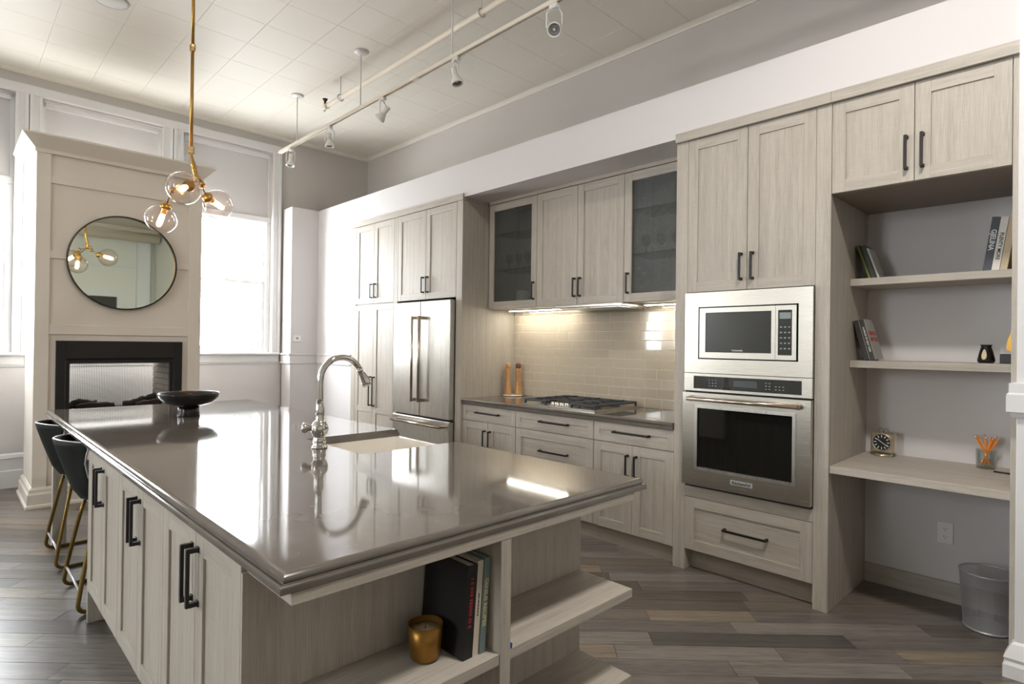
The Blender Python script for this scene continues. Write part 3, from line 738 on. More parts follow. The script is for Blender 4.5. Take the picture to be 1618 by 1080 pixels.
c = MB().box(5.902, 5.915, -0.018, 0.03, 1.336, 1.640).box(5.990, 6.013, -0.018, 0.03, 1.336, 1.640).box(5.915, 5.990, -0.018, 0.03, 1.614, 1.640).box(5.915, 5.990, -0.018, 0.03, 1.336, 1.362).build('control_frame', steel_m, mw)
p = B(5.915, 5.990, -0.015, 0.02, 1.362, 1.614).build('control_panel', dglass_m, mw)
for r in range(5):
    for q in range(3): B(5.925+q*0.022, 5.936+q*0.022, -0.0158, -0.015, 1.395+r*0.03, 1.403+r*0.03).build('key', screen_m, p)
B(5.922, 5.983, -0.0158, -0.015, 1.565, 1.60).build('display', screen_m, p)

ov = thing('wall_oven', 'stainless steel wall oven with dark window and long bar handle', 'oven', (5.72, 0.2, 0.545))
B(5.35, 6.087, 0.03, 0.62, 0.548, 1.235).build('body', dark_m, ov)
cp = MB(); cp.box(5.3415, 5.405, -0.012, 0.03, 1.132, 1.240); cp.box(6.042, 6.0955, -0.012, 0.03, 1.132, 1.240); cp.box(5.405, 6.042, -0.012, 0.03, 1.224, 1.240); cp.box(5.405, 6.042, -0.012, 0.03, 1.132, 1.147)
cpo = cp.build('control_frame', steel_m, ov)
p = B(5.405, 6.042, -0.0125, 0.025, 1.147, 1.224).build('control_panel', dglass_m, ov)
B(5.66, 5.80, -0.0135, -0.0125, 1.170, 1.208).build('display', simple('oven_display', S(70, 78, 80), 0.15), p)
for k, (x0, nx, ny) in enumerate(((5.505, 3, 3), (5.845, 2, 3), (5.90, 3, 2))):
    for r in range(ny):
        for q in range(nx): B(x0+q*0.02, x0+q*0.02+0.009, -0.0132, -0.0125, 1.165+r*0.017, 1.170+r*0.017).build('key', screen_m, p)
od = MB(); wa, wb, va, vb = 5.442, 6.002, 0.668, 1.03
od.box(5.3415, wa, -0.03, 0.02, 0.552, 1.122); od.box(wb, 6.0955, -0.03, 0.02, 0.552, 1.122); od.box(wa, wb, -0.03, 0.02, 0.552, va); od.box(wa, wb, -0.03, 0.02, vb, 1.122)
d = od.build('door', steel_m, ov)
B(wa, wb, -0.022, 0.015, va, vb).build('window', dglass_m, d)
MB().box(wa-0.018, wa, -0.034, -0.03, va-0.018, vb+0.018).box(wb, wb+0.018, -0.034, -0.03, va-0.018, vb+0.018).box(wa, wb, -0.034, -0.03, vb, vb+0.018).box(wa, wb, -0.034, -0.03, va-0.018, va).build('window_bezel', steelv_m, d)
m = MB().tube([(5.395, -0.075, 1.086), (6.045, -0.075, 1.086)], 0.0125, 16)
for x in (5.405, 6.035): m.tube([(x, -0.075, 1.086), (x, -0.031, 1.086)], [0.015, 0.019], 16)
m.build('handle', bronze_m, d)
b_ = B(5.655, 5.787, -0.0335, -0.03, 0.596, 0.624, b=.001).build('badge', simple('pale_badge', S(206, 208, 208), 0.3, 0.6), d)
text_part('lettering', 'KitchenAid', 0.024, frame4((5.721, -0.0337, 0.61), (1, 0, 0), (0, 0, 1)), black_m, b_, bold=0.0004)
B(5.35, 6.087, -0.005, 0.03, 0.5365, 0.551).build('vent_gap', dark_m, ov)

# cooktop
ck = thing('gas_cooktop', 'stainless gas cooktop with black iron grates and five knobs', 'cooktop', (4.235, 0.31, 0.914))
MB().prism([(3.862, 0.028), (4.608, 0.028), (4.608, 0.602), (3.862, 0.602)], 'z', 0.9142, 0.9262).box(3.875, 4.595, 0.041, 0.589, 0.926, 0.930).build('base_plate', steel_m, ck)
for gx, gw in ((3.875, 0.235), (4.117, 0.235), (4.359, 0.235)):
    m = MB(); y0 = 0.17 if gx == 4.117 else 0.05; y1 = 0.588; z = 0.966; w = 0.0065
    for x in (gx+w, gx+gw-w): m.box(x-w, x+w, y0, y1, z-0.016, z, 0, .002)
    for y in (y0+w, y1-w, (y0+y1)/2): m.box(gx+w, gx+gw-w, y-w, y+w, z-0.0155, z-.0005, 0, .002)
    nb = 5 if y0 < .1 else 4
    for k in range(nb):
        y = y0+(y1-y0)*(k+0.5)/nb; m.box(gx+w, gx+gw*0.36, y-w*.7, y+w*.7, z-0.012, z+.003, 0, .002); m.box(gx+gw*0.64, gx+gw-w, y-w*.7, y+w*.7, z-0.012, z+.003, 0, .002)
    m.box(gx+gw/2-w*.7, gx+gw/2+w*.7, y0+w, y1-w, z-.014, z+.003)
    for x in (gx+w, gx+gw-w):
        for y in (y0+w, y1-w): m.box(x-w, x+w, y-w, y+w, 0.930, z-.01)
    m.build('grate', iron_m, ck)
for bx, by in ((3.99, 0.2), (3.99, 0.44), (4.235, 0.38), (4.476, 0.2), (4.476, 0.44)):
    MB().lathe([(0.05, 0), (0.05, 0.006), (0.036, 0.008), (0.036, 0.018), (0.02, 0.02)], (bx, by, 0.930), 20).build('burner', iron_m, ck)
for kx in (4.136, 4.186, 4.236, 4.286, 4.336):
    MB().lathe([(0.02, 0), (0.02, 0.004), (0.016, 0.006), (0.016, 0.022), (0.013, 0.026), (0.0, 0.0265)], (kx, 0.10, 0.930), 18).box(kx-0.003, kx+0.003, 0.085, 0.115, 0.954, 0.962).build('knob', chrome_m, ck)

# range hood insert
hd = thing('range_hood', 'slim steel range hood tucked under the wall cabinets', 'range hood', (4.3, 0.45, 1.69))
B(4.0, 4.66, 0.27, 0.655, 1.706, 1.7285, b=.003).build('housing', steel_m, hd)
MB().box(4.03, 4.335, 0.29, 0.63, 1.6985, 1.7055, 0, .001).build('filter', steelv_m, hd); MB().box(4.345, 4.63, 0.29, 0.63, 1.6985, 1.7055, 0, .001).build('filter', steelv_m, hd)
for lab, a, b in (('glowing under-cabinet light bar beside the fridge panel', 3.20, 3.95), ('glowing under-cabinet light bar beside the oven tower', 4.70, 5.24)):
    o = thing('light_bar', lab, 'light', ((a+b)/2, 0.5, 1.712))
    B(a, b, 0.50, 0.545, 1.719, 1.7285, b=.001).build('housing', lampw_m, o)
    B(a+0.01, b-0.01, 0.506, 0.539, 1.7155, 1.7188).build('diffuser', led_m, o)

# ================================================================== FIREPLACE
fp = thing('fireplace_column', 'freestanding greige panelled fireplace column with flared crown', 'fireplace', (0.65, -2.18, 0))
FX0, FX1, FA, FB = 0.30, 0.974, -2.814, -1.549
ox0, ox1, oz0, oz1 = -2.60, -1.775, 0.52, 1.30          # opening (y range, z range)
m = MB(); m.box(FX0, FX1, FA, ox0, 0, 3.0); m.box(FX0, FX1, ox1, FB, 0, 3.0); m.box(FX0, FX1, ox0, ox1, 0, oz0); m.box(FX0, FX1, ox0, ox1, oz1, 3.0)
m.build('core', fire_m, fp)
for y0, y1 in ((FA, -2.717), (-1.66, FB)): B(FX1, FX1+0.016, y0, y1, 0, 3.0, b=.002).build('stile', fire_m, fp)
for z0, z1 in ((2.975, 3.0), (2.712, 2.772), (2.082, 2.146), (1.441, 1.524)): B(FX1, FX1+0.0155, -2.717, -1.66, z0, z1, b=.002).build('rail', fire_m, fp)
MB().sweep([(FX0, FB), (FX0, FA), (FX1+0.016, FA), (FX1+0.016, FB)], [(0, 2.955), (0.008, 2.955), (0.012, 2.985), (0.018, 2.992), (0.10, 3.078), (0.10, 3.094), (0, 3.094)], closed=True).box(FX0, FX1+.01, FA, FB, 3.0, 3.09).build('crown', fire_m, fp)
MB().sweep([(FX0, FB), (FX0, FA), (FX1+0.016, FA), (FX1+0.016, FB)], [(0, 0), (0.045, 0), (0.043, 0.02), (0.032, 0.03), (0.03, 0.11), (0.02, 0.125), (0.018, 0.15), (0.006, 0.165), (0, 0.168)], closed=True).build('plinth', fire_m, fp)
fb = thing('gas_fireplace', 'black framed see-through fireplace insert with charred logs', 'fireplace insert', (0.65, -2.18, 0.52))
ya, yb, zt = -2.668, -1.709, 1.388
m = MB(); x0, x1 = FX1-0.001, FX1+0.03
m.box(x0, x1, ya, ox0-0.004, 0.47, zt, 0, .002); m.box(x0, x1, ox1, yb, 0.47, zt, 0, .002); m.box(x0, x1, ox0-0.004, ox1, 1.235, zt, 0, .002); m.box(x0, x1, ox0-0.004, ox1, 0.47, 0.56, 0, .002)
m.build('surround', fbox_m, fb)
m = MB(); m.box(0.93, 0.972, ox0, ox0+0.03, 0.56, 1.235); m.box(0.93, 0.972, ox1-0.03, ox1, 0.56, 1.235); m.box(0.93, 0.972, ox0+0.03, ox1-0.03, 1.19, 1.235)
m.build('inner_frame', fbox_m, fb)
B(0.305, 0.93, ox0+.001, ox1-.001, 0.521, 0.755).build('hearth_slab', soot_m, fb)
B(0.305, 0.93, ox0+.001, ox1-.001, 1.27, 1.299).build('smoke_shelf', soot_m, fb)
for side, yy, sg in ((0, ox0, 1), (1, ox1, -1)):
    pan_ = B(0.305, 0.93, yy+sg*.0005, yy+sg*0.012, 0.56, 1.27).build('brick_backing', soot_m, fb)
    r = 0; z = 0.563
    while z < 1.26:
        x = 0.308-(0.07 if r % 2 else 0)
        while x < 0.92:
            a, b = max(x, 0.308), min(x+0.135, 0.927)
            if b-a > 0.02: B(a, b, yy+sg*0.012, yy+sg*(0.021+random.uniform(0, .002)), z, min(z+0.052, 1.268), b=.002).build('brick', brick_m, pan_)
            x += 0.14
        z += 0.058; r += 1
m = MB(); sx = 0.335
k = ox0+0.022
while k < ox1-0.02: m.box(sx, sx+0.0016, k-0.0013, k+0.0013, 0.56, 1.27); k += 0.0135
z = 0.566
while z < 1.268: m.box(sx+0.0016, sx+0.0032, ox0+0.022, ox1-0.022, z-0.0013, z+0.0013); z += 0.0135
tag(m.build('mesh_screen', simple('dull_screen_wire', S(104, 110, 112), 0.5, 0.3), fb), kind='stuff')
def logmesh(pts, rad, seed):
    rr = random.Random(seed); P = []
    for i in range(len(pts)-1):
        for j in range(5): t = j/5; P.append(tuple(pts[i][k]*(1-t)+pts[i+1][k]*t+rr.uniform(-.008, .008) for k in range(3)))
    P.append(pts[-1]); return MB().tube(P, [rad*(0.75+0.5*rr.random()) for _ in P], 9)
logmesh([(0.62, -2.56, 0.79), (0.60, -2.45, 0.825), (0.63, -2.33, 0.80)], 0.036, 1).build('log', log_m, fb)
logmesh([(0.70, -2.50, 0.785), (0.72, -2.35, 0.80), (0.68, -2.20, 0.785)], 0.030, 2).build('log', log_m, fb)
logmesh([(0.66, -2.12, 0.785), (0.64, -1.97, 0.81), (0.62, -1.85, 0.85)], 0.034, 3).build('log', log_m, fb)
logmesh([(0.74, -2.02, 0.785), (0.74, -1.9, 0.80), (0.72, -1.83, 0.80)], 0.030, 4).build('log', log_m, fb)
# round mirror
mr = thing('round_mirror', 'round wall mirror with thin dark metal frame on the fireplace column', 'mirror', (1.0, -2.19, 1.67))
MB().lathe([(0.408, 0.0), (0.42, 0.0), (0.42, 0.03), (0.408, 0.03), (0.408, 0.0)], (FX1+0.0165, -2.19, 2.09), 96, axis=(1, 0, 0), sm=False).build('frame', simple('dark_bronze_frame', S(52, 46, 42), 0.3, 0.7), mr)
MB().lathe([(0.0, 0.0), (0.4079, 0.0), (0.4079, 0.012), (0.0, 0.012)], (FX1+0.0165, -2.19, 2.09), 96, axis=(1, 0, 0), sm=False).build('glass', mirror_m, mr)

# thermostat
t_ = thing('thermostat', 'small white wall thermostat beside the window', 'thermostat', (0.285, -0.265, 1.4))
B(0.2825, 0.302, -0.315, -0.215, 1.405, 1.48, b=.006).build('case', plastic_m, t_)
B(0.302, 0.3028, -0.280, -0.252, 1.434, 1.458).build('display', screen_m, t_)

# ================================================================== STOOLS
def make_stool():
    r = thing('bar_stool', 'x', 'bar stool', (0, 0, 0), 'bar stools along the island')
    prof = [(0.20, 0.535, 0.18, 0.0), (0.17, 0.547, 0.20, 0.008), (0.10, 0.543, 0.212, 0.02), (0.0, 0.535, 0.215, 0.05), (-0.08, 0.536, 0.215, 0.09), (-0.135, 0.556, 0.214, 0.14), (-0.17, 0.61, 0.214, 0.16), (-0.195, 0.69, 0.215, 0.12), (-0.218, 0.77, 0.215, 0.07), (-0.238, 0.84, 0.208, 0.02), (-0.248, 0.878, 0.192, -0.008)]
    nu = 12; m = MB(); grid = []
    for layer in (0, 1):
        for (y, z, w, lift) in prof:
            for k in range(nu+1):
                u = -1+2*k/nu; bk = max(0, min(1, (z-0.55)/0.25))
                yy = y+bk*0.10*u*u*(1 if True else 0); zz = z+lift*abs(u)**2.2
                off = 0.013*layer
                grid.append((u*w, yy-off*bk, zz-off*(1-bk*0.8)))
    m.v = grid; n1 = len(prof)*(nu+1)
    for i in range(len(prof)-1):
        for k in range(nu):
            a = i*(nu+1)+k; m.face((a, a+1, a+nu+2, a+nu+1), 0, True); m.face((n1+a, n1+a+nu+1, n1+a+nu+2, n1+a+1), 0, True)
    rim = [k for k in range(nu+1)]+[i*(nu+1)+nu for i in range(1, len(prof))]+[(len(prof)-1)*(nu+1)+k for k in range(nu-1, -1, -1)]+[i*(nu+1) for i in range(len(prof)-2, 0, -1)]
    for i in range(len(rim)):
        a, b = rim[i], rim[(i+1) % len(rim)]; m.face((a, b, n1+b, n1+a), 0, True)
    sh = m.build('seat_shell', leather_m, r)
    edge = [tuple((Vector(grid[i])+Vector(grid[n1+i]))/2) for i in rim]
    MB().tube(edge, 0.0045, 6, closed=True).build('piping', piping_m, sh)
    for sx in (-1, 1):
        pts = [(sx*0.165, -0.085, 0.523), (sx*0.19, -0.112, 0.40), (sx*0.228, -0.158, 0.15), (sx*0.236, -0.172, 0.05)]
        for k in range(1, 6): a = k*math.pi/2/5; pts.append((sx*0.238, -0.172+0.04*(1-math.cos(a)), 0.05-0.039*math.sin(a)))
        pts += [(sx*0.238, 0.0, 0.011), (sx*0.238, 0.14, 0.011)]
        for k in range(1, 6): a = k*math.pi/2/5; pts.append((sx*0.238, 0.14+0.04*math.sin(a), 0.011+0.04*(1-math.cos(a))))
        pts += [(sx*0.225, 0.172, 0.2), (sx*0.165, 0.14, 0.527)]
        MB().tube(pts, 0.0105, 10).build('leg_frame', olive_brass_m, r)
    MB().tube([(-0.17, -0.088, 0.515), (0.17, -0.088, 0.515)], 0.009, 8).build('seat_rail', piping_m, r)
    MB().tube([(-0.165, 0.14, 0.520), (0.165, 0.14, 0.520)], 0.009, 8).build('seat_rail', piping_m, r)
    MB().tube([(-0.231, -0.162, 0.115), (0.231, -0.162, 0.115)], 0.007, 8).build('cross_bar', piping_m, r)
    MB().tube([(-0.224, 0.171, 0.21), (0.224, 0.171, 0.21)], 0.009, 8).build('footrest', olive_brass_m, r)
    return r
st = make_stool(); st.location = (2.52, -2.675, 0); st['label'] = 'dark leather bar stool nearest the fireplace, brass sled legs'
s2 = copy_tree(st); s2.location = (3.325, -2.675, 0); s2['label'] = 'dark leather bar stool nearest the island doors, brass sled legs'

# ================================================================== PENDANT
pd = thing('pendant_light', 'brass branching pendant light with three clear glass globes', 'pendant light', (2.99, -2.2, 2.12))
PXY = (2.99, -2.202)
MB().lathe([(0.065, 0), (0.065, -0.02), (0.02, -0.03)], (PXY[0], PXY[1], ZC-0.009), 28).build('canopy', brass_m, pd)
MB().tube([(*PXY, ZC-0.03), (*PXY, 3.345)], 0.0105, 14).build('rod', brass_m, pd)
MB().tube([(*PXY, 3.305), (*PXY, 2.675)], 0.0105, 14).build('rod', brass_m, pd)
def ring(c, r, name):
    pts = [(c[0]+r*math.cos(t)*0.72, c[1]+r*math.cos(t)*0.70, c[2]+r*math.sin(t)) for t in [2*math.pi*k/20 for k in range(20)]]
    return MB().tube(pts, 0.0045, 8, closed=True).build(name, brass_m, pd)
ring((PXY[0], PXY[1], 3.333), 0.016, 'link'); ring((PXY[0], PXY[1], 3.315), 0.016, 'link')
ring((PXY[0], PXY[1], 2.660), 0.018, 'link'); ring((PXY[0], PXY[1], 2.636), 0.018, 'link')
hub = Vector((3.017, -2.173, 2.457))
MB().lathe([(0.008, 0), (0.009, 0.01), (0.014, 0.06), (0.016, 0.07), (0.012, 0.075), (0.015, 0.09), (0.015, 0.125), (0.011, 0.13), (0.016, 0.14), (0.016, 0.165), (0.01, 0.18)], (PXY[0], PXY[1], 2.622), 16, axis=hub-Vector((*PXY, 2.622))).build('stem', brass_m, pd)
MB().lathe([(0.0, -0.018), (0.012, -0.014), (0.018, 0), (0.012, 0.014), (0, 0.018)], hub, 16).tube([hub+Vector((-.012, .02, .01)), hub+Vector((.012, .045, -.035))], 0.011, 10).build('hub', brass_m, pd)
def globe(center, cap, joints, R):
    center = Vector(center); cap = Vector(cap); ax = (center-cap).normalized()
    arm = MB().tube([hub]+[Vector(j) for j in joints]+[cap], 0.0048, 8)
    for j in joints: arm.tube([Vector(j)+Vector((0, 0, 0.018)), Vector(j)-Vector((0, 0, 0.018))], 0.014, 10)
    arm.build('arm', brass_m, pd)
    base = center-ax*R*0.93
    sk_ = MB().lathe([(0.012, -0.03), (0.03, -0.022), (0.036, -0.006), (0.034, 0.006), (0.017, 0.014), (0.017, 0.045), (0.014, 0.05)], base, 20, axis=ax).build('socket', brass_m, pd)
    MB().lathe([(0.012, 0), (0.014, 0.01), (0.017, 0.03), (0.017, 0.075), (0.011, 0.095), (0.0, 0.10)], base+ax*0.05, 16, axis=ax).build('bulb', bulb_m, sk_)
    n = 22; prof = []
    for k in range(n+1):
        t = 0.30+(math.pi-0.30)*k/n; prof.append((R*math.sin(t)*1.0, -R*math.cos(t)*0.97))
    MB().lathe(prof, center, 36, axis=ax).build('glass_globe', globe_m, pd)
globe((3.212, -2.302, 2.342), (3.10, -2.226, 2.40), [], 0.100)
globe((2.878, -1.999, 2.348), (2.930, -2.085, 2.376), [(3.0, -2.14, 2.43)], 0.100)
globe((2.718, -2.306, 2.222), (2.765, -2.290, 2.30), [(2.848, -2.274, 2.402)], 0.098)

# ================================================================== CEILING FITTINGS
TY_, TZ = -0.767, 3.447
tr = thing('lighting_track', 'long cream lighting track hung from the ceiling on rods', 'lighting track', (3.3, TY_, TZ-0.02))
MB().box(0.93, 6.4, TY_-0.018, TY_-0.006, TZ-0.012, TZ+0.014).box(0.93, 6.4, TY_+0.006, TY_+0.018, TZ-0.012, TZ+0.014).box(0.93, 6.4, TY_-0.006, TY_+0.006, TZ+0.002, TZ+0.014).build('rail', track_m, tr)
B(0.935, 6.39, TY_-0.0058, TY_+0.0058, TZ-0.004, TZ+0.0018).build('slot', slot_m, tr)
for x in (1.345, 2.625, 3.905, 5.19):
    h = MB().tube([(x, TY_, TZ+0.0142), (x, TY_, ZC-0.03)], 0.006, 10).box(x-0.014, x+0.014, TY_-0.012, TY_+0.012, TZ+0.0141, TZ+0.024).build('hanger_rod', lampw_m, tr)
    MB().lathe([(0.062, 0), (0.062, -0.008), (0.05, -0.018), (0.012, -0.024)], (x, TY_, ZC-0.0085), 28).build('canopy', lampw_m, h)
B(3.42, 3.50, TY_-0.021, TY_+0.021, TZ-0.014, TZ+0.016, b=.002).build('joiner', track_m, tr)
heads = [(1.20, (0.1, -0.1, -1), 'track spotlight at the window end of the track'), (2.06, (0.05, 0.05, -1), 'second track spotlight from the window end, pointing straight down'),
         (2.99, (-0.62, -0.35, -0.75), 'middle track spotlight, tilted toward the window'), (3.955, (0.22, 0.12, -0.95), 'track spotlight beside the rod, fourth from the window end'),
         (4.885, (0.55, -0.62, -0.75), 'frontmost track spotlight, its face turned toward the island front')]
for x, dr_, lab in heads:
    o = thing('track_spotlight', 'white '+lab, 'spotlight', (x, TY_, TZ-0.20), 'spotlights on the lighting track')
    B(x-0.03, x+0.03, TY_-0.0175, TY_+0.0175, TZ-0.042, TZ-0.0122, b=.003).build('adapter', lampw_m, o)
    dv = Vector(dr_).normalized(); side = dv.cross(Vector((0, 0, 1)))
    side = side.normalized() if side.length > 0.15 else Vector((0.7, 0.7, 0))
    piv = Vector((x, TY_, TZ-0.155)); top = Vector((x, TY_, TZ-0.042))
    MB().tube([piv+side*0.046, piv+side*0.046+Vector((0, 0, .085)), top+side*0.03, top-side*0.03, piv-side*0.046+Vector((0, 0, .085)), piv-side*0.046], 0.0042, 6).build('yoke', lampw_m, o)
    lm = MB().lathe([(0.0, -0.082), (0.019, -0.078), (0.019, -0.02), (0.015, -0.018), (0.017, -0.012), (0.026, 0.0), (0.038, 0.02), (0.043, 0.035), (0.043, 0.048), (0.037, 0.048), (0.033, 0.03)], piv, 24, axis=dv).build('lamp', lampw_m, o)
    MB().lathe([(0.0, 0.024), (0.012, 0.026), (0.034, 0.034), (0.034, 0.036), (0.0, 0.028)], piv, 20, axis=dv).build('reflector', refl_m, lm)
    MB().tube([top, top+side*0.05+Vector((0, 0, -.02)), piv-dv*0.075+side*0.03, piv-dv*0.07], 0.003, 6).build('cord', lampw_m, o)
for lab, (x, y) in (('beside the white pilaster', (6.95, -1.7)),):  # lamp added out of view to brighten the near end
    o = thing('fill_lamp', 'added round flush fill light, out of view, '+lab, 'fill lamp', (x, y, ZC-0.1), None)
    MB().lathe([(0.20, 0), (0.20, -0.03), (0.185, -0.035)], (x, y, ZC-0.0085 if x < 6.1 else ZC), 36).build('housing', lampw_m, o)
    MB().lathe([(0.184, -0.0355), (0.175, -0.06), (0.13, -0.08), (0.0, -0.088)], (x, y, ZC), 36).build('diffuser', opal_m, o)
    ld = bpy.data.lights.new('fill_glow', 'AREA'); ld.shape = 'DISK'; ld.size = 0.36; ld.energy = FILL_W; ld.color = (1.0, 0.95, 0.89)
    lo = bpy.data.objects.new('fill_glow', ld); COL.objects.link(lo); lo.parent = o; lo.location = (0, 0, 0.005)
sp = thing('sprinkler_pipe', 'cream painted sprinkler pipe running under the ceiling beside the track', 'pipe', (4, -0.66, 3.7))
MB().tube([(1.75, -0.66, 3.74), (7.5, -0.66, 3.74)], 0.021, 16).tube([(1.735, -0.66, 3.74), (1.80, -0.66, 3.74)], 0.027, 16).build('pipe', pipe_m, sp)
hh = MB().tube([(1.745, -0.66, 3.768), (1.745, -0.66, 3.80)], 0.012, 10).lathe([(0.012, 0), (0.02, 0.004), (0.02, 0.012), (0.026, 0.016), (0.026, 0.02), (0.0, 0.021)], (1.745, -0.66, 3.80), 16).build('sprinkler_head', simple('dull_bronze', S(84, 70, 56), 0.4, 0.9), sp)
MB().tube([(1.735, -0.66, 3.725), (1.72, -0.66, 3.705), (1.735, -0.66, 3.692), (1.76, -0.66, 3.70), (1.765, -0.66, 3.715)], 0.005, 8).build('hook', pipe_m, sp)
for x in (2.06, 4.1, 6.1):
    MB().tube([(x, -0.66+0.03*math.cos(t), 3.74+0.03*math.sin(t)) for t in [2*math.pi*k/20 for k in range(20)]], 0.005, 6, closed=True).tube([(x, -0.66, 3.77), (x, -0.66, ZC-0.009)], 0.004, 8).build('pipe_hanger', wire_m, sp)
c_ = thing('ceiling_speaker', 'flush round white ceiling speaker near the pendant', 'speaker', (1.97, -2.48, ZC-0.02))
MB().lathe([(0.105, 0), (0.105, -0.006), (0.098, -0.010), (0.0, -0.010)], (1.97, -2.48, ZC-0.0085), 40).build('grille', lampw_m, c_)
MB().lathe([(0.106, 0.0), (0.114, 0.0), (0.112, -0.008), (0.106, -0.008), (0.106, 0.0)], (1.97, -2.48, ZC-0.0085), 40).build('rim', simple('speaker_rim_grey', S(190, 190, 186), 0.5), c_)

# ================================================================== SMALL THINGS
def book(label, t, h, d, cover, mat4, group, titles=(), spine=None):
    """local: x thickness 0..t, y depth (spine at 0), z height"""
    o = bpy.data.objects.new('book', None); o.empty_display_size = .03; COL.objects.link(o); o.matrix_world = mat4; W[o.name] = Vector((0, 0, 0)); tag(o, label, 'book', group)
    c = 0.003
    MB().box(0, c, 0, d, 0, h, 0, .0006).box(t-c, t, 0, d, 0, h, 0, .0006).box(c-.0005, t-c+.0005, 0, c, 0, h, 1 if spine else 0).build('cover', [cover]+([spine] if spine else []), o)
    B(c, t-c, c, d-0.005, 0.004, h-0.004).build('pages', paper_m, o)
    for (txt, size, m4, mat, b, sx) in titles:
        if txt.startswith('#'):
            print_marks(o, m4, size, int(txt[1:]), mat); continue
        text_part('title', txt, size, m4, mat, o, bold=b, sx=sx)
    return o
def print_marks(parent, m4, size, n, mat):
    '''a line of print too small to read in the photograph: short strokes of uneven width'''
    m = MB(); x = -n*size*0.36; rr = random.Random(n)
    for k in range(n):
        w = size*rr.uniform(0.25, 0.55); m.box(x, x+w, -size*0.36, size*0.36, 0, 0.0004); x += w+size*rr.choice((0.16, 0.16, 0.45))
    m.xf(m4); tag(m.build('print', mat, parent), kind='stuff')
def spine_text(t, z): return frame4((t/2, -0.0004, z), (0, 0, -1), (1, 0, 0))
RZ90 = Matrix.Rotation(math.pi/2, 4, 'Z')
red_m = color('red_ink', (150, 40, 40)); cream_ink = color('cream_ink', (206, 196, 150)); white_ink = color('white_ink', (230, 230, 226)); dark_ink = color('dark_ink', (30, 30, 32))
def ib(y, lean, x=5.951): return Matrix.Translation((x, y, 0.5155)) @ Matrix.Rotation(-lean, 4, 'X') @ RZ90
G_ = 'cookbooks on the island end shelf'
book('thick black book leaning on the island end shelf, red spine lettering', 0.036, 0.262, 0.20, color('black_cloth', (22, 20, 21)), ib(-2.304, 0.07), G_, [('#14', 0.015, spine_text(.036, .15), red_m, 0, 1)])
book('cream spined book between the black and grey-green books', 0.022, 0.266, 0.20, color('cream_cover', (206, 196, 180)), ib(-2.2672, 0.07, 5.949), G_, [('#16', 0.006, spine_text(.022, .14), dark_ink, 0, 1)])
book('grey-green book with gold lettering against the island divider', 0.022, 0.272, 0.205, color('sage_cover', (112, 128, 126)), ib(-2.2444, 0.07, 5.954), G_, [('GENIUS RECIPES', 0.018, spine_text(.022, .145), cream_ink, .0004, 1.05)])
cd = thing('candle_cup', 'gold metal cup candle on the island end shelf', 'candle', (5.862, -2.367, 0.5155))
MB().lathe([(0.0, 0.0), (0.036, 0.0), (0.042, 0.008), (0.046, 0.05), (0.049, 0.098), (0.0475, 0.098), (0.045, 0.06), (0.044, 0.0601), (0.0, 0.0601)][:7]+[], (5.862, -2.367, 0.5155), 36).build('cup', candle_m, cd)
MB().lathe([(0.0, 0.02), (0.0415, 0.02), (0.0455, 0.082), (0.0, 0.083)], (5.862, -2.367, 0.5155), 32).build('wax', wax_m, cd)
MB().tube([(5.862, -2.367, 0.597), (5.863, -2.367, 0.607)], 0.0012, 6).build('wick', dark_m, cd)
tag(B(5.984, 5.9925, -2.1594, -2.150, 0.5155, 0.530).build('tape_scrap', tape_m), 'tiny scrap of blue tape on the island divider', 'tape')
# bowl on the island
bw = thing('footed_bowl', 'black footed stoneware bowl on the island countertop', 'bowl', (2.985, -2.192, 0.908))
MB().lathe([(0.066, 0.0), (0.067, 0.004), (0.062, 0.03), (0.064, 0.068), (0.05, 0.07)], (2.985, -2.192, 0.9082), 40).build('foot', bowl_m, bw)
MB().lathe([(0.05, 0.068), (0.10, 0.072), (0.145, 0.09), (0.172, 0.118), (0.181, 0.146), (0.180, 0.152), (0.174, 0.150), (0.164, 0.124), (0.138, 0.100), (0.09, 0.083), (0.0, 0.08)], (2.985, -2.192, 0.9082), 56).build('dish', bowl_m, bw)
# mills on their tray
tg = thing('marble_tray', 'small white marble tray beside the cooktop', 'tray', (3.235, 0.545, 0.914))
MB().lathe([(0.085, 0), (0.095, 0.004), (0.095, 0.010), (0.092, 0.013), (0.0, 0.011)], (3.235, 0.545, 0.9143), 40).build('plate', marble_m, tg)
for lab, (x, y), k in (('tall olive wood mill nearer the fridge panel', (3.205, 0.505), 0), ('tall olive wood mill with darker tip, nearer the backsplash', (3.262, 0.585), 1)):
    o = thing('pepper_mill', lab, 'pepper mill', (x, y, 0.927), 'wooden mills on the marble tray')
    MB().lathe([(0.033, 0), (0.034, 0.01), (0.031, 0.05), (0.024, 0.11), (0.0205, 0.16), (0.022, 0.20), (0.029, 0.245), (0.0285, 0.25)], (x, y, 0.9268), 24).build('body', mill_m, o)
    MB().lathe([(0.0245, 0.2505), (0.025, 0.262), (0.024, 0.29), (0.018, 0.298), (0.0, 0.30)], (x, y, 0.9268), 24).build('cap', mill_m if k == 0 else simple('dark_mill_cap', S(96, 60, 36), 0.45), o)
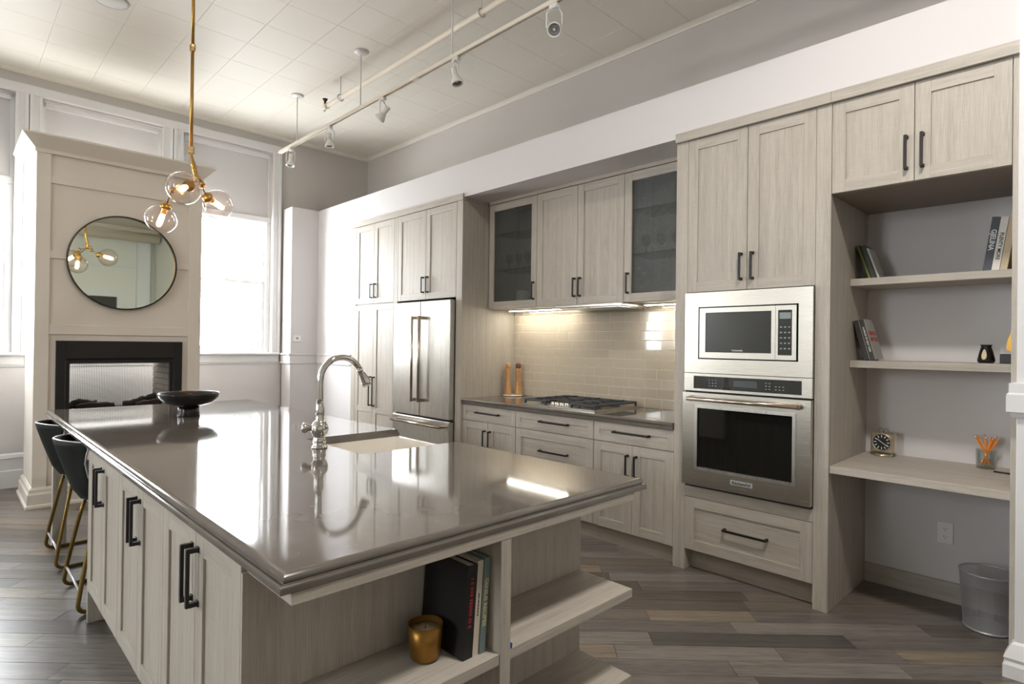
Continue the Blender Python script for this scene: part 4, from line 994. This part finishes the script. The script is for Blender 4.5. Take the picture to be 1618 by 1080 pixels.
# glassware and china in the glass cabinets
def wine(x, y, z, lab, grp):
    o = thing('wine_glass', lab, 'glass', (x, y, z), grp)
    MB().lathe([(0.032, 0.0), (0.03, 0.003), (0.005, 0.006), (0.004, 0.06), (0.012, 0.068), (0.032, 0.09), (0.036, 0.115), (0.031, 0.15)], (x, y, z), 20, cap=False).build('bowl', clear_m, o)
ORD = ('leftmost', 'second from left', 'third from left', 'rightmost')
for k in range(4): wine(3.24+k*0.125, 0.47, 2.0965, ORD[k]+' stemmed glass in the glass cabinet nearest the fridge', 'glasses in the left glass cabinet')
for k in range(4): wine(4.74+k*0.13, 0.47, 2.0965, ORD[k]+' stemmed glass in the glass cabinet beside the oven tower', 'glasses in the right glass cabinet')
j = thing('white_pitcher', 'white ceramic pitcher inside the left glass cabinet', 'pitcher', (3.42, 0.48, 1.7485))
MB().lathe([(0.055, 0), (0.06, 0.01), (0.068, 0.06), (0.064, 0.13), (0.066, 0.15), (0.061, 0.15), (0.06, 0.13), (0.055, 0.03), (0.0, 0.02)], (3.42, 0.48, 1.7485), 28).build('body', ceramic_m, j)
MB().tube([(3.485, 0.48, 1.87), (3.52, 0.48, 1.87), (3.525, 0.48, 1.82), (3.49, 0.48, 1.79)], 0.007, 8).build('handle', ceramic_m, j)
for k in range(3): tag(MB().lathe([(0.03, 0), (0.032, 0.004), (0.06, 0.03), (0.066, 0.05), (0.063, 0.05), (0.055, 0.03), (0.0, 0.01)], (3.60, 0.47, 1.7485+k*0.018), 24).build('white_bowl', ceramic_m), ('lowest', 'middle', 'topmost')[k]+' white bowl of the stack in the left glass cabinet', 'bowl', 'stacked bowls in the left glass cabinet')
# ---- desk nook things
def lean_x(x, y, z, ang, rz=0.0): return Matrix.Translation((x, y, z)) @ Matrix.Rotation(ang, 4, 'Y') @ Matrix.Rotation(rz, 4, 'Z')
GT, GB = 'books on the top desk shelf', 'books on the top desk shelf'
# left of the top shelf: leaning against the side panel
book('thin green and black book leaning at the left of the top desk shelf', 0.016, 0.205, 0.15, color('green_cover', (50, 64, 44)), lean_x(6.246, 0.42, 1.8005, -0.32), GT, spine=color('yellow_green_spine', (112, 128, 44)))
book('dark book with a mottled cover leaning beside the thin green one', 0.022, 0.20, 0.15, color('dark_mottled_cover', (62, 64, 58)), lean_x(6.266, 0.415, 1.8005, -0.32), GT)
book('pale book leaning rightmost in the left group of the top desk shelf', 0.010, 0.185, 0.14, color('pale_cover', (196, 194, 190)), lean_x(6.292, 0.42, 1.8005, -0.32), GT)
# right of the top shelf
ls = 0.14
book('slate grey book with bold white spine lettering on the top desk shelf', 0.033, 0.275, 0.19, color('slate_cover', (76, 82, 92)), lean_x(6.757, 0.40, 1.8005, ls), GB, [('GJELINA', 0.030, spine_text(.033, .16), white_ink, .0008, .95)])
book('white book with black spine lettering on the top desk shelf', 0.031, 0.272, 0.19, color('white_cover', (226, 222, 214)), lean_x(6.7915, 0.40, 1.8005, ls), GB, [('PLENTY MORE', 0.021, spine_text(.031, .125), dark_ink, .0004, 1.0)])
book('beige book half hidden at the right end of the top desk shelf', 0.028, 0.265, 0.19, color('beige_cover', (200, 182, 150)), lean_x(6.8245, 0.40, 1.8005, ls), GB)
# second shelf: two leaning books
hb = lean_x(6.234, 0.40, 1.3375, -0.26)
book('dark spined book leaning at the left of the lower desk shelf', 0.026, 0.232, 0.17, color('charcoal_cover', (58, 54, 50)), hb, 'books on the lower desk shelf')
hb2 = lean_x(6.2615, 0.40, 1.3375, -0.26)
book('grey photo book with red cover lettering on the lower desk shelf', 0.03, 0.236, 0.17, color('grey_photo_cover', (164, 160, 154)), hb2, 'books on the lower desk shelf',
     [('HUMANS OF\nNEW YORK', 0.036, frame4((0.0304, 0.085, 0.135), (0, 1, 0), (0, 0, 1)), color('cover_red', (176, 62, 58)), .0008, .75), ('HUMANS OF NEW YORK', 0.013, spine_text(.03, .12), white_ink, .0002, 1.0)], spine=color('dark_photo_spine', (60, 56, 54)))
v = thing('small_vase', 'small black vase with a pale leaf motif on the lower desk shelf', 'vase', (6.755, 0.58, 1.3375))
MB().lathe([(0.030, 0), (0.037, 0.006), (0.038, 0.018), (0.03, 0.055), (0.023, 0.08), (0.0215, 0.086), (0.0255, 0.092), (0.025, 0.096), (0.019, 0.094), (0.018, 0.08)], (6.755, 0.58, 1.3375), 32).build('body', bowl_m, v)
lf = MB(); c0 = Vector((6.752, 0.58, 1.3375)); pts = []
for k in range(14):
    t = 2*math.pi*k/14; pts.append((math.sin(t)*0.011*(1-0.35*math.cos(t)), math.cos(t)*0.027))
n = len(lf.v)
for (a, z) in pts:
    zz = 0.045+z; rr = 0.0385-(zz-0.018)*0.2
    rr = max(rr, 0.022)+0.0012; th = -math.pi/2-0.15+a/rr; lf.v.append((6.755+rr*math.cos(th), 0.58+rr*math.sin(th), 1.3375+zz))
lf.face(list(range(n, n+14))); lf.build('leaf_motif', simple('pale_leaf', S(214, 196, 160), 0.5), v)
sc_ = thing('gold_sculpture', 'gold wing-shaped sculpture on a black block on the lower desk shelf', 'sculpture', (6.85, 0.56, 1.3375))
B(6.815, 6.885, 0.53, 0.60, 1.3375, 1.386, b=.002).build('block', black_m, sc_)
MB().tube([(6.862, 0.565, 1.386), (6.862, 0.565, 1.42)], 0.003, 8).build('pin', gold_m, sc_)
wg = MB(); wp = [(6.838, 1.412), (6.845, 1.402), (6.865, 1.400), (6.885, 1.41), (6.892, 1.45), (6.888, 1.51), (6.872, 1.525), (6.856, 1.50), (6.844, 1.46), (6.838, 1.43)]
wg.prism(wp, 'y', 0.558, 0.572); wg.build('wing', gold_m, sc_)
# clock
ck_ = thing('desk_clock', 'square champagne metal desk clock with black dial', 'clock', (6.29, 0.578, 0.781))
CR = Matrix.Translation((6.29, 0.578, 0.7813)) @ Matrix.Rotation(-0.12, 4, 'Z')
def cl(mb, name, mat, par=None): return mb.xf(CR).build(name, mat, par or ck_)
cl(MB().lathe([(0.045, 0), (0.047, 0.004), (0.047, 0.012), (0.04, 0.016)], (0, 0, 0), 32), 'foot', clockm_m)
bmx = B(-0.062, 0.062, -0.022, 0.03, 0.018, 0.142, b=.010); case = cl(bmx, 'case', clockm_m)
cl(MB().lathe([(0.048, 0.0), (0.053, 0.003), (0.051, 0.007), (0.046, 0.004)], (0, -0.022, 0.082), 40, axis=(0, -1, 0), cap=False), 'bezel', clockm_m, case)
dial = cl(MB().lathe([(0.0, 0.0), (0.047, 0.0), (0.047, 0.002), (0.0, 0.002)], (0, -0.022, 0.082), 40, axis=(0, -1, 0), sm=False), 'dial', clockd_m, case)
for k in range(12):
    a = k*math.pi/6; m4 = Matrix.Translation((0, -0.0245, 0.082)) @ Matrix.Rotation(a, 4, 'Y')
    cl(B(-0.0022, 0.0022, -0.0006, 0.0, 0.028, 0.041).xf(m4), 'hour_mark', white_ink, dial)
for a, L_ in ((-0.95, 0.030), (2.15, 0.040)):
    m4 = Matrix.Translation((0, -0.0252, 0.082)) @ Matrix.Rotation(a, 4, 'Y'); cl(B(-0.0016, 0.0016, -0.0006, 0, -0.006, L_).xf(m4), 'clock_hand', white_ink, dial)
for sx in (-1, 1):
    cl(MB().tube([(sx*0.002, 0.003, 0.141)]+[(sx*(0.014-0.013*math.cos(t)), 0.003, 0.144+0.016*math.sin(t)) for t in [math.pi*k/8 for k in range(9)]], 0.0016, 6), 'handle_loop', olive_brass_m)
# pencil cup
pc = thing('glass_pencil_cup', 'clear glass tumbler full of pencils on the desk', 'cup', (6.755, 0.60, 0.781))
MB().lathe([(0.0, 0.0), (0.041, 0.0), (0.042, 0.002), (0.042, 0.10), (0.039, 0.10), (0.039, 0.008), (0.0, 0.008)], (6.755, 0.60, 0.7813), 32).build('tumbler', clear_m, pc)
prn = random.Random(5); PL = ['leftmost', 'second from left', 'third from left', 'fourth from left', 'fifth from left', 'sixth from left', 'seventh from left', 'eighth from left', 'ninth from left', 'rightmost']
tops = [(-0.048, 0.0, .172), (-0.040, 0.018, .170), (-0.034, -0.014, .176), (-0.008, 0.02, .176), (0.0, -0.01, .170), (0.020, 0.012, .165), (0.034, -0.016, .168), (0.040, 0.01, .175), (0.046, -0.005, .176), (0.056, 0.005, .166)]
for k, (tx, ty, tz) in enumerate(tops):
    bx, by = -tx*0.55+prn.uniform(-.004, .004), -ty*0.8; b0 = Vector((6.755+bx, 0.60+by, 0.7905)); t0 = Vector((6.755+tx, 0.60+ty, 0.781+tz)); ax = (t0-b0).normalized(); Ln = (t0-b0).length
    o = thing('pencil', 'orange pencil with pink eraser in the glass tumbler, '+PL[k], 'pencil', b0, 'pencils in the glass tumbler')
    MB().lathe([(0.0008, 0), (0.0036, 0.016)], b0, 6, axis=ax, sm=False).build('point', tip_m, o)
    MB().lathe([(0.0037, 0.016), (0.0037, Ln-0.016)], b0, 6, axis=ax, sm=False).build('barrel', pencil_m, o)
    MB().lathe([(0.0038, Ln-0.016), (0.0038, Ln-0.005)], b0, 10, axis=ax).build('ferrule', ferrule_m, o)
    MB().lathe([(0.0034, Ln-0.005), (0.0034, Ln-0.001), (0.0, Ln)], b0, 10, axis=ax).build('eraser', eraser_m, o)
tag(MB().tube([(6.80, 0.50, 0.7855), (6.80+0.075, 0.49, 0.7855)], [0.004, 0.004], 10).tube([(6.796, 0.5005, 0.7855), (6.80, 0.50, 0.7855)], [0.001, 0.004], 10).build('pen', black_m), 'black pen lying at the right edge of the desk', 'pen')
# outlet
ol = thing('wall_outlet', 'white double wall outlet under the desk', 'outlet', (6.57, 0.689, 0.32))
B(6.533, 6.607, 0.684, 0.6898, 0.318, 0.434, b=.002).build('plate', plastic_m, ol)
for z in (0.354, 0.398):
    q = MB().lathe([(0.0, 0), (0.017, 0), (0.017, 0.0025), (0.0, 0.0025)], (6.57, 0.684, z), 20, axis=(0, -1, 0), sm=False).build('socket', plastic_m, ol)
    MB().box(6.563, 6.565, 0.6805, 0.6814, z, z+0.009).build('slot', dark_m, q); MB().box(6.575, 6.577, 0.6805, 0.6814, z, z+0.007).build('slot', dark_m, q); MB().box(6.568, 6.572, 0.6805, 0.6814, z-0.009, z-0.005).build('slot', dark_m, q)
# waste basket
wb_ = thing('waste_basket', 'round silver wire mesh waste basket under the desk', 'waste basket', (6.785, 0.44, 0))
bc = Vector((6.785, 0.44, 0)); r0, r1, H = 0.098, 0.116, 0.285
m = MB()
for k in range(100):
    a = 2*math.pi*k/100; da = 0.0055; z0, z1 = 0.006, H
    n = len(m.v)
    for (r, z) in ((r0, z0), (r1, z1)):
        for dr_, dt in ((0, -da), (0, da), (-0.0012, 0)): m.v.append((bc.x+(r+dr_)*math.cos(a+dt), bc.y+(r+dr_)*math.sin(a+dt), z))
    for i in range(3): m.face((n+i, n+(i+1) % 3, n+3+(i+1) % 3, n+3+i))
for k in range(46):
    z = 0.008+(H-0.01)*k/45; r = r0+(r1-r0)*z/H; n = len(m.v); q = 44
    for j in range(q):
        a = 2*math.pi*j/q
        for dr_, dz in ((-0.0004, -0.0007), (0.0008, 0), (-0.0004, 0.0007)): m.v.append((bc.x+(r+dr_)*math.cos(a), bc.y+(r+dr_)*math.sin(a), z+dz))
    for j in range(q):
        for i in range(3): m.face((n+3*j+i, n+3*j+(i+1) % 3, n+3*((j+1) % q)+(i+1) % 3, n+3*((j+1) % q)+i))
tag(m.build('mesh_wall', wire_m, wb_), kind='stuff')
MB().tube([(bc.x+r1*math.cos(t), bc.y+r1*math.sin(t), H) for t in [2*math.pi*k/48 for k in range(48)]], 0.005, 8, closed=True).build('rim', wire_m, wb_)
MB().lathe([(0.0, 0.001), (r0+0.002, 0.001), (r0+0.003, 0.012), (r0-0.002, 0.010), (0.0, 0.006)], bc, 40).build('bottom', wire_m, wb_)

# ---- tree in the yard, seen through the window beside the fireplace
tr_ = thing('garden_tree', 'pale sunlit tree in the yard beyond the right window', 'tree', (-7.0, 1.95, -0.6))
MB().tube([(-7.0, 1.95, -0.6), (-7.02, 1.98, 0.6), (-6.95, 1.9, 1.6)], [0.12, 0.10, 0.05], 10).build('trunk', simple('tree_bark', S(90, 78, 66), 0.9), tr_)
lv = MB(); tn = random.Random(11)
for k in range(900):
    while True:
        p = Vector((tn.uniform(-1, 1), tn.uniform(-1, 1), tn.uniform(-1, 1)))
        if p.length < 1: break
    c = Vector((-7.0, 1.95, 2.1))+Vector((p.x*0.8, p.y*0.8, p.z*1.0)); a = Vector((tn.uniform(-1, 1), tn.uniform(-1, 1), tn.uniform(-1, 1))).normalized(); b = a.orthogonal().normalized(); n = len(lv.v)
    for q in (a*0.07, b*0.03, -a*0.07, -b*0.03): lv.v.append(tuple(c+q))
    lv.face((n, n+1, n+2, n+3))
tag(lv.build('foliage', simple('tree_leaves', S(84, 104, 66), 0.7), tr_), kind='stuff')
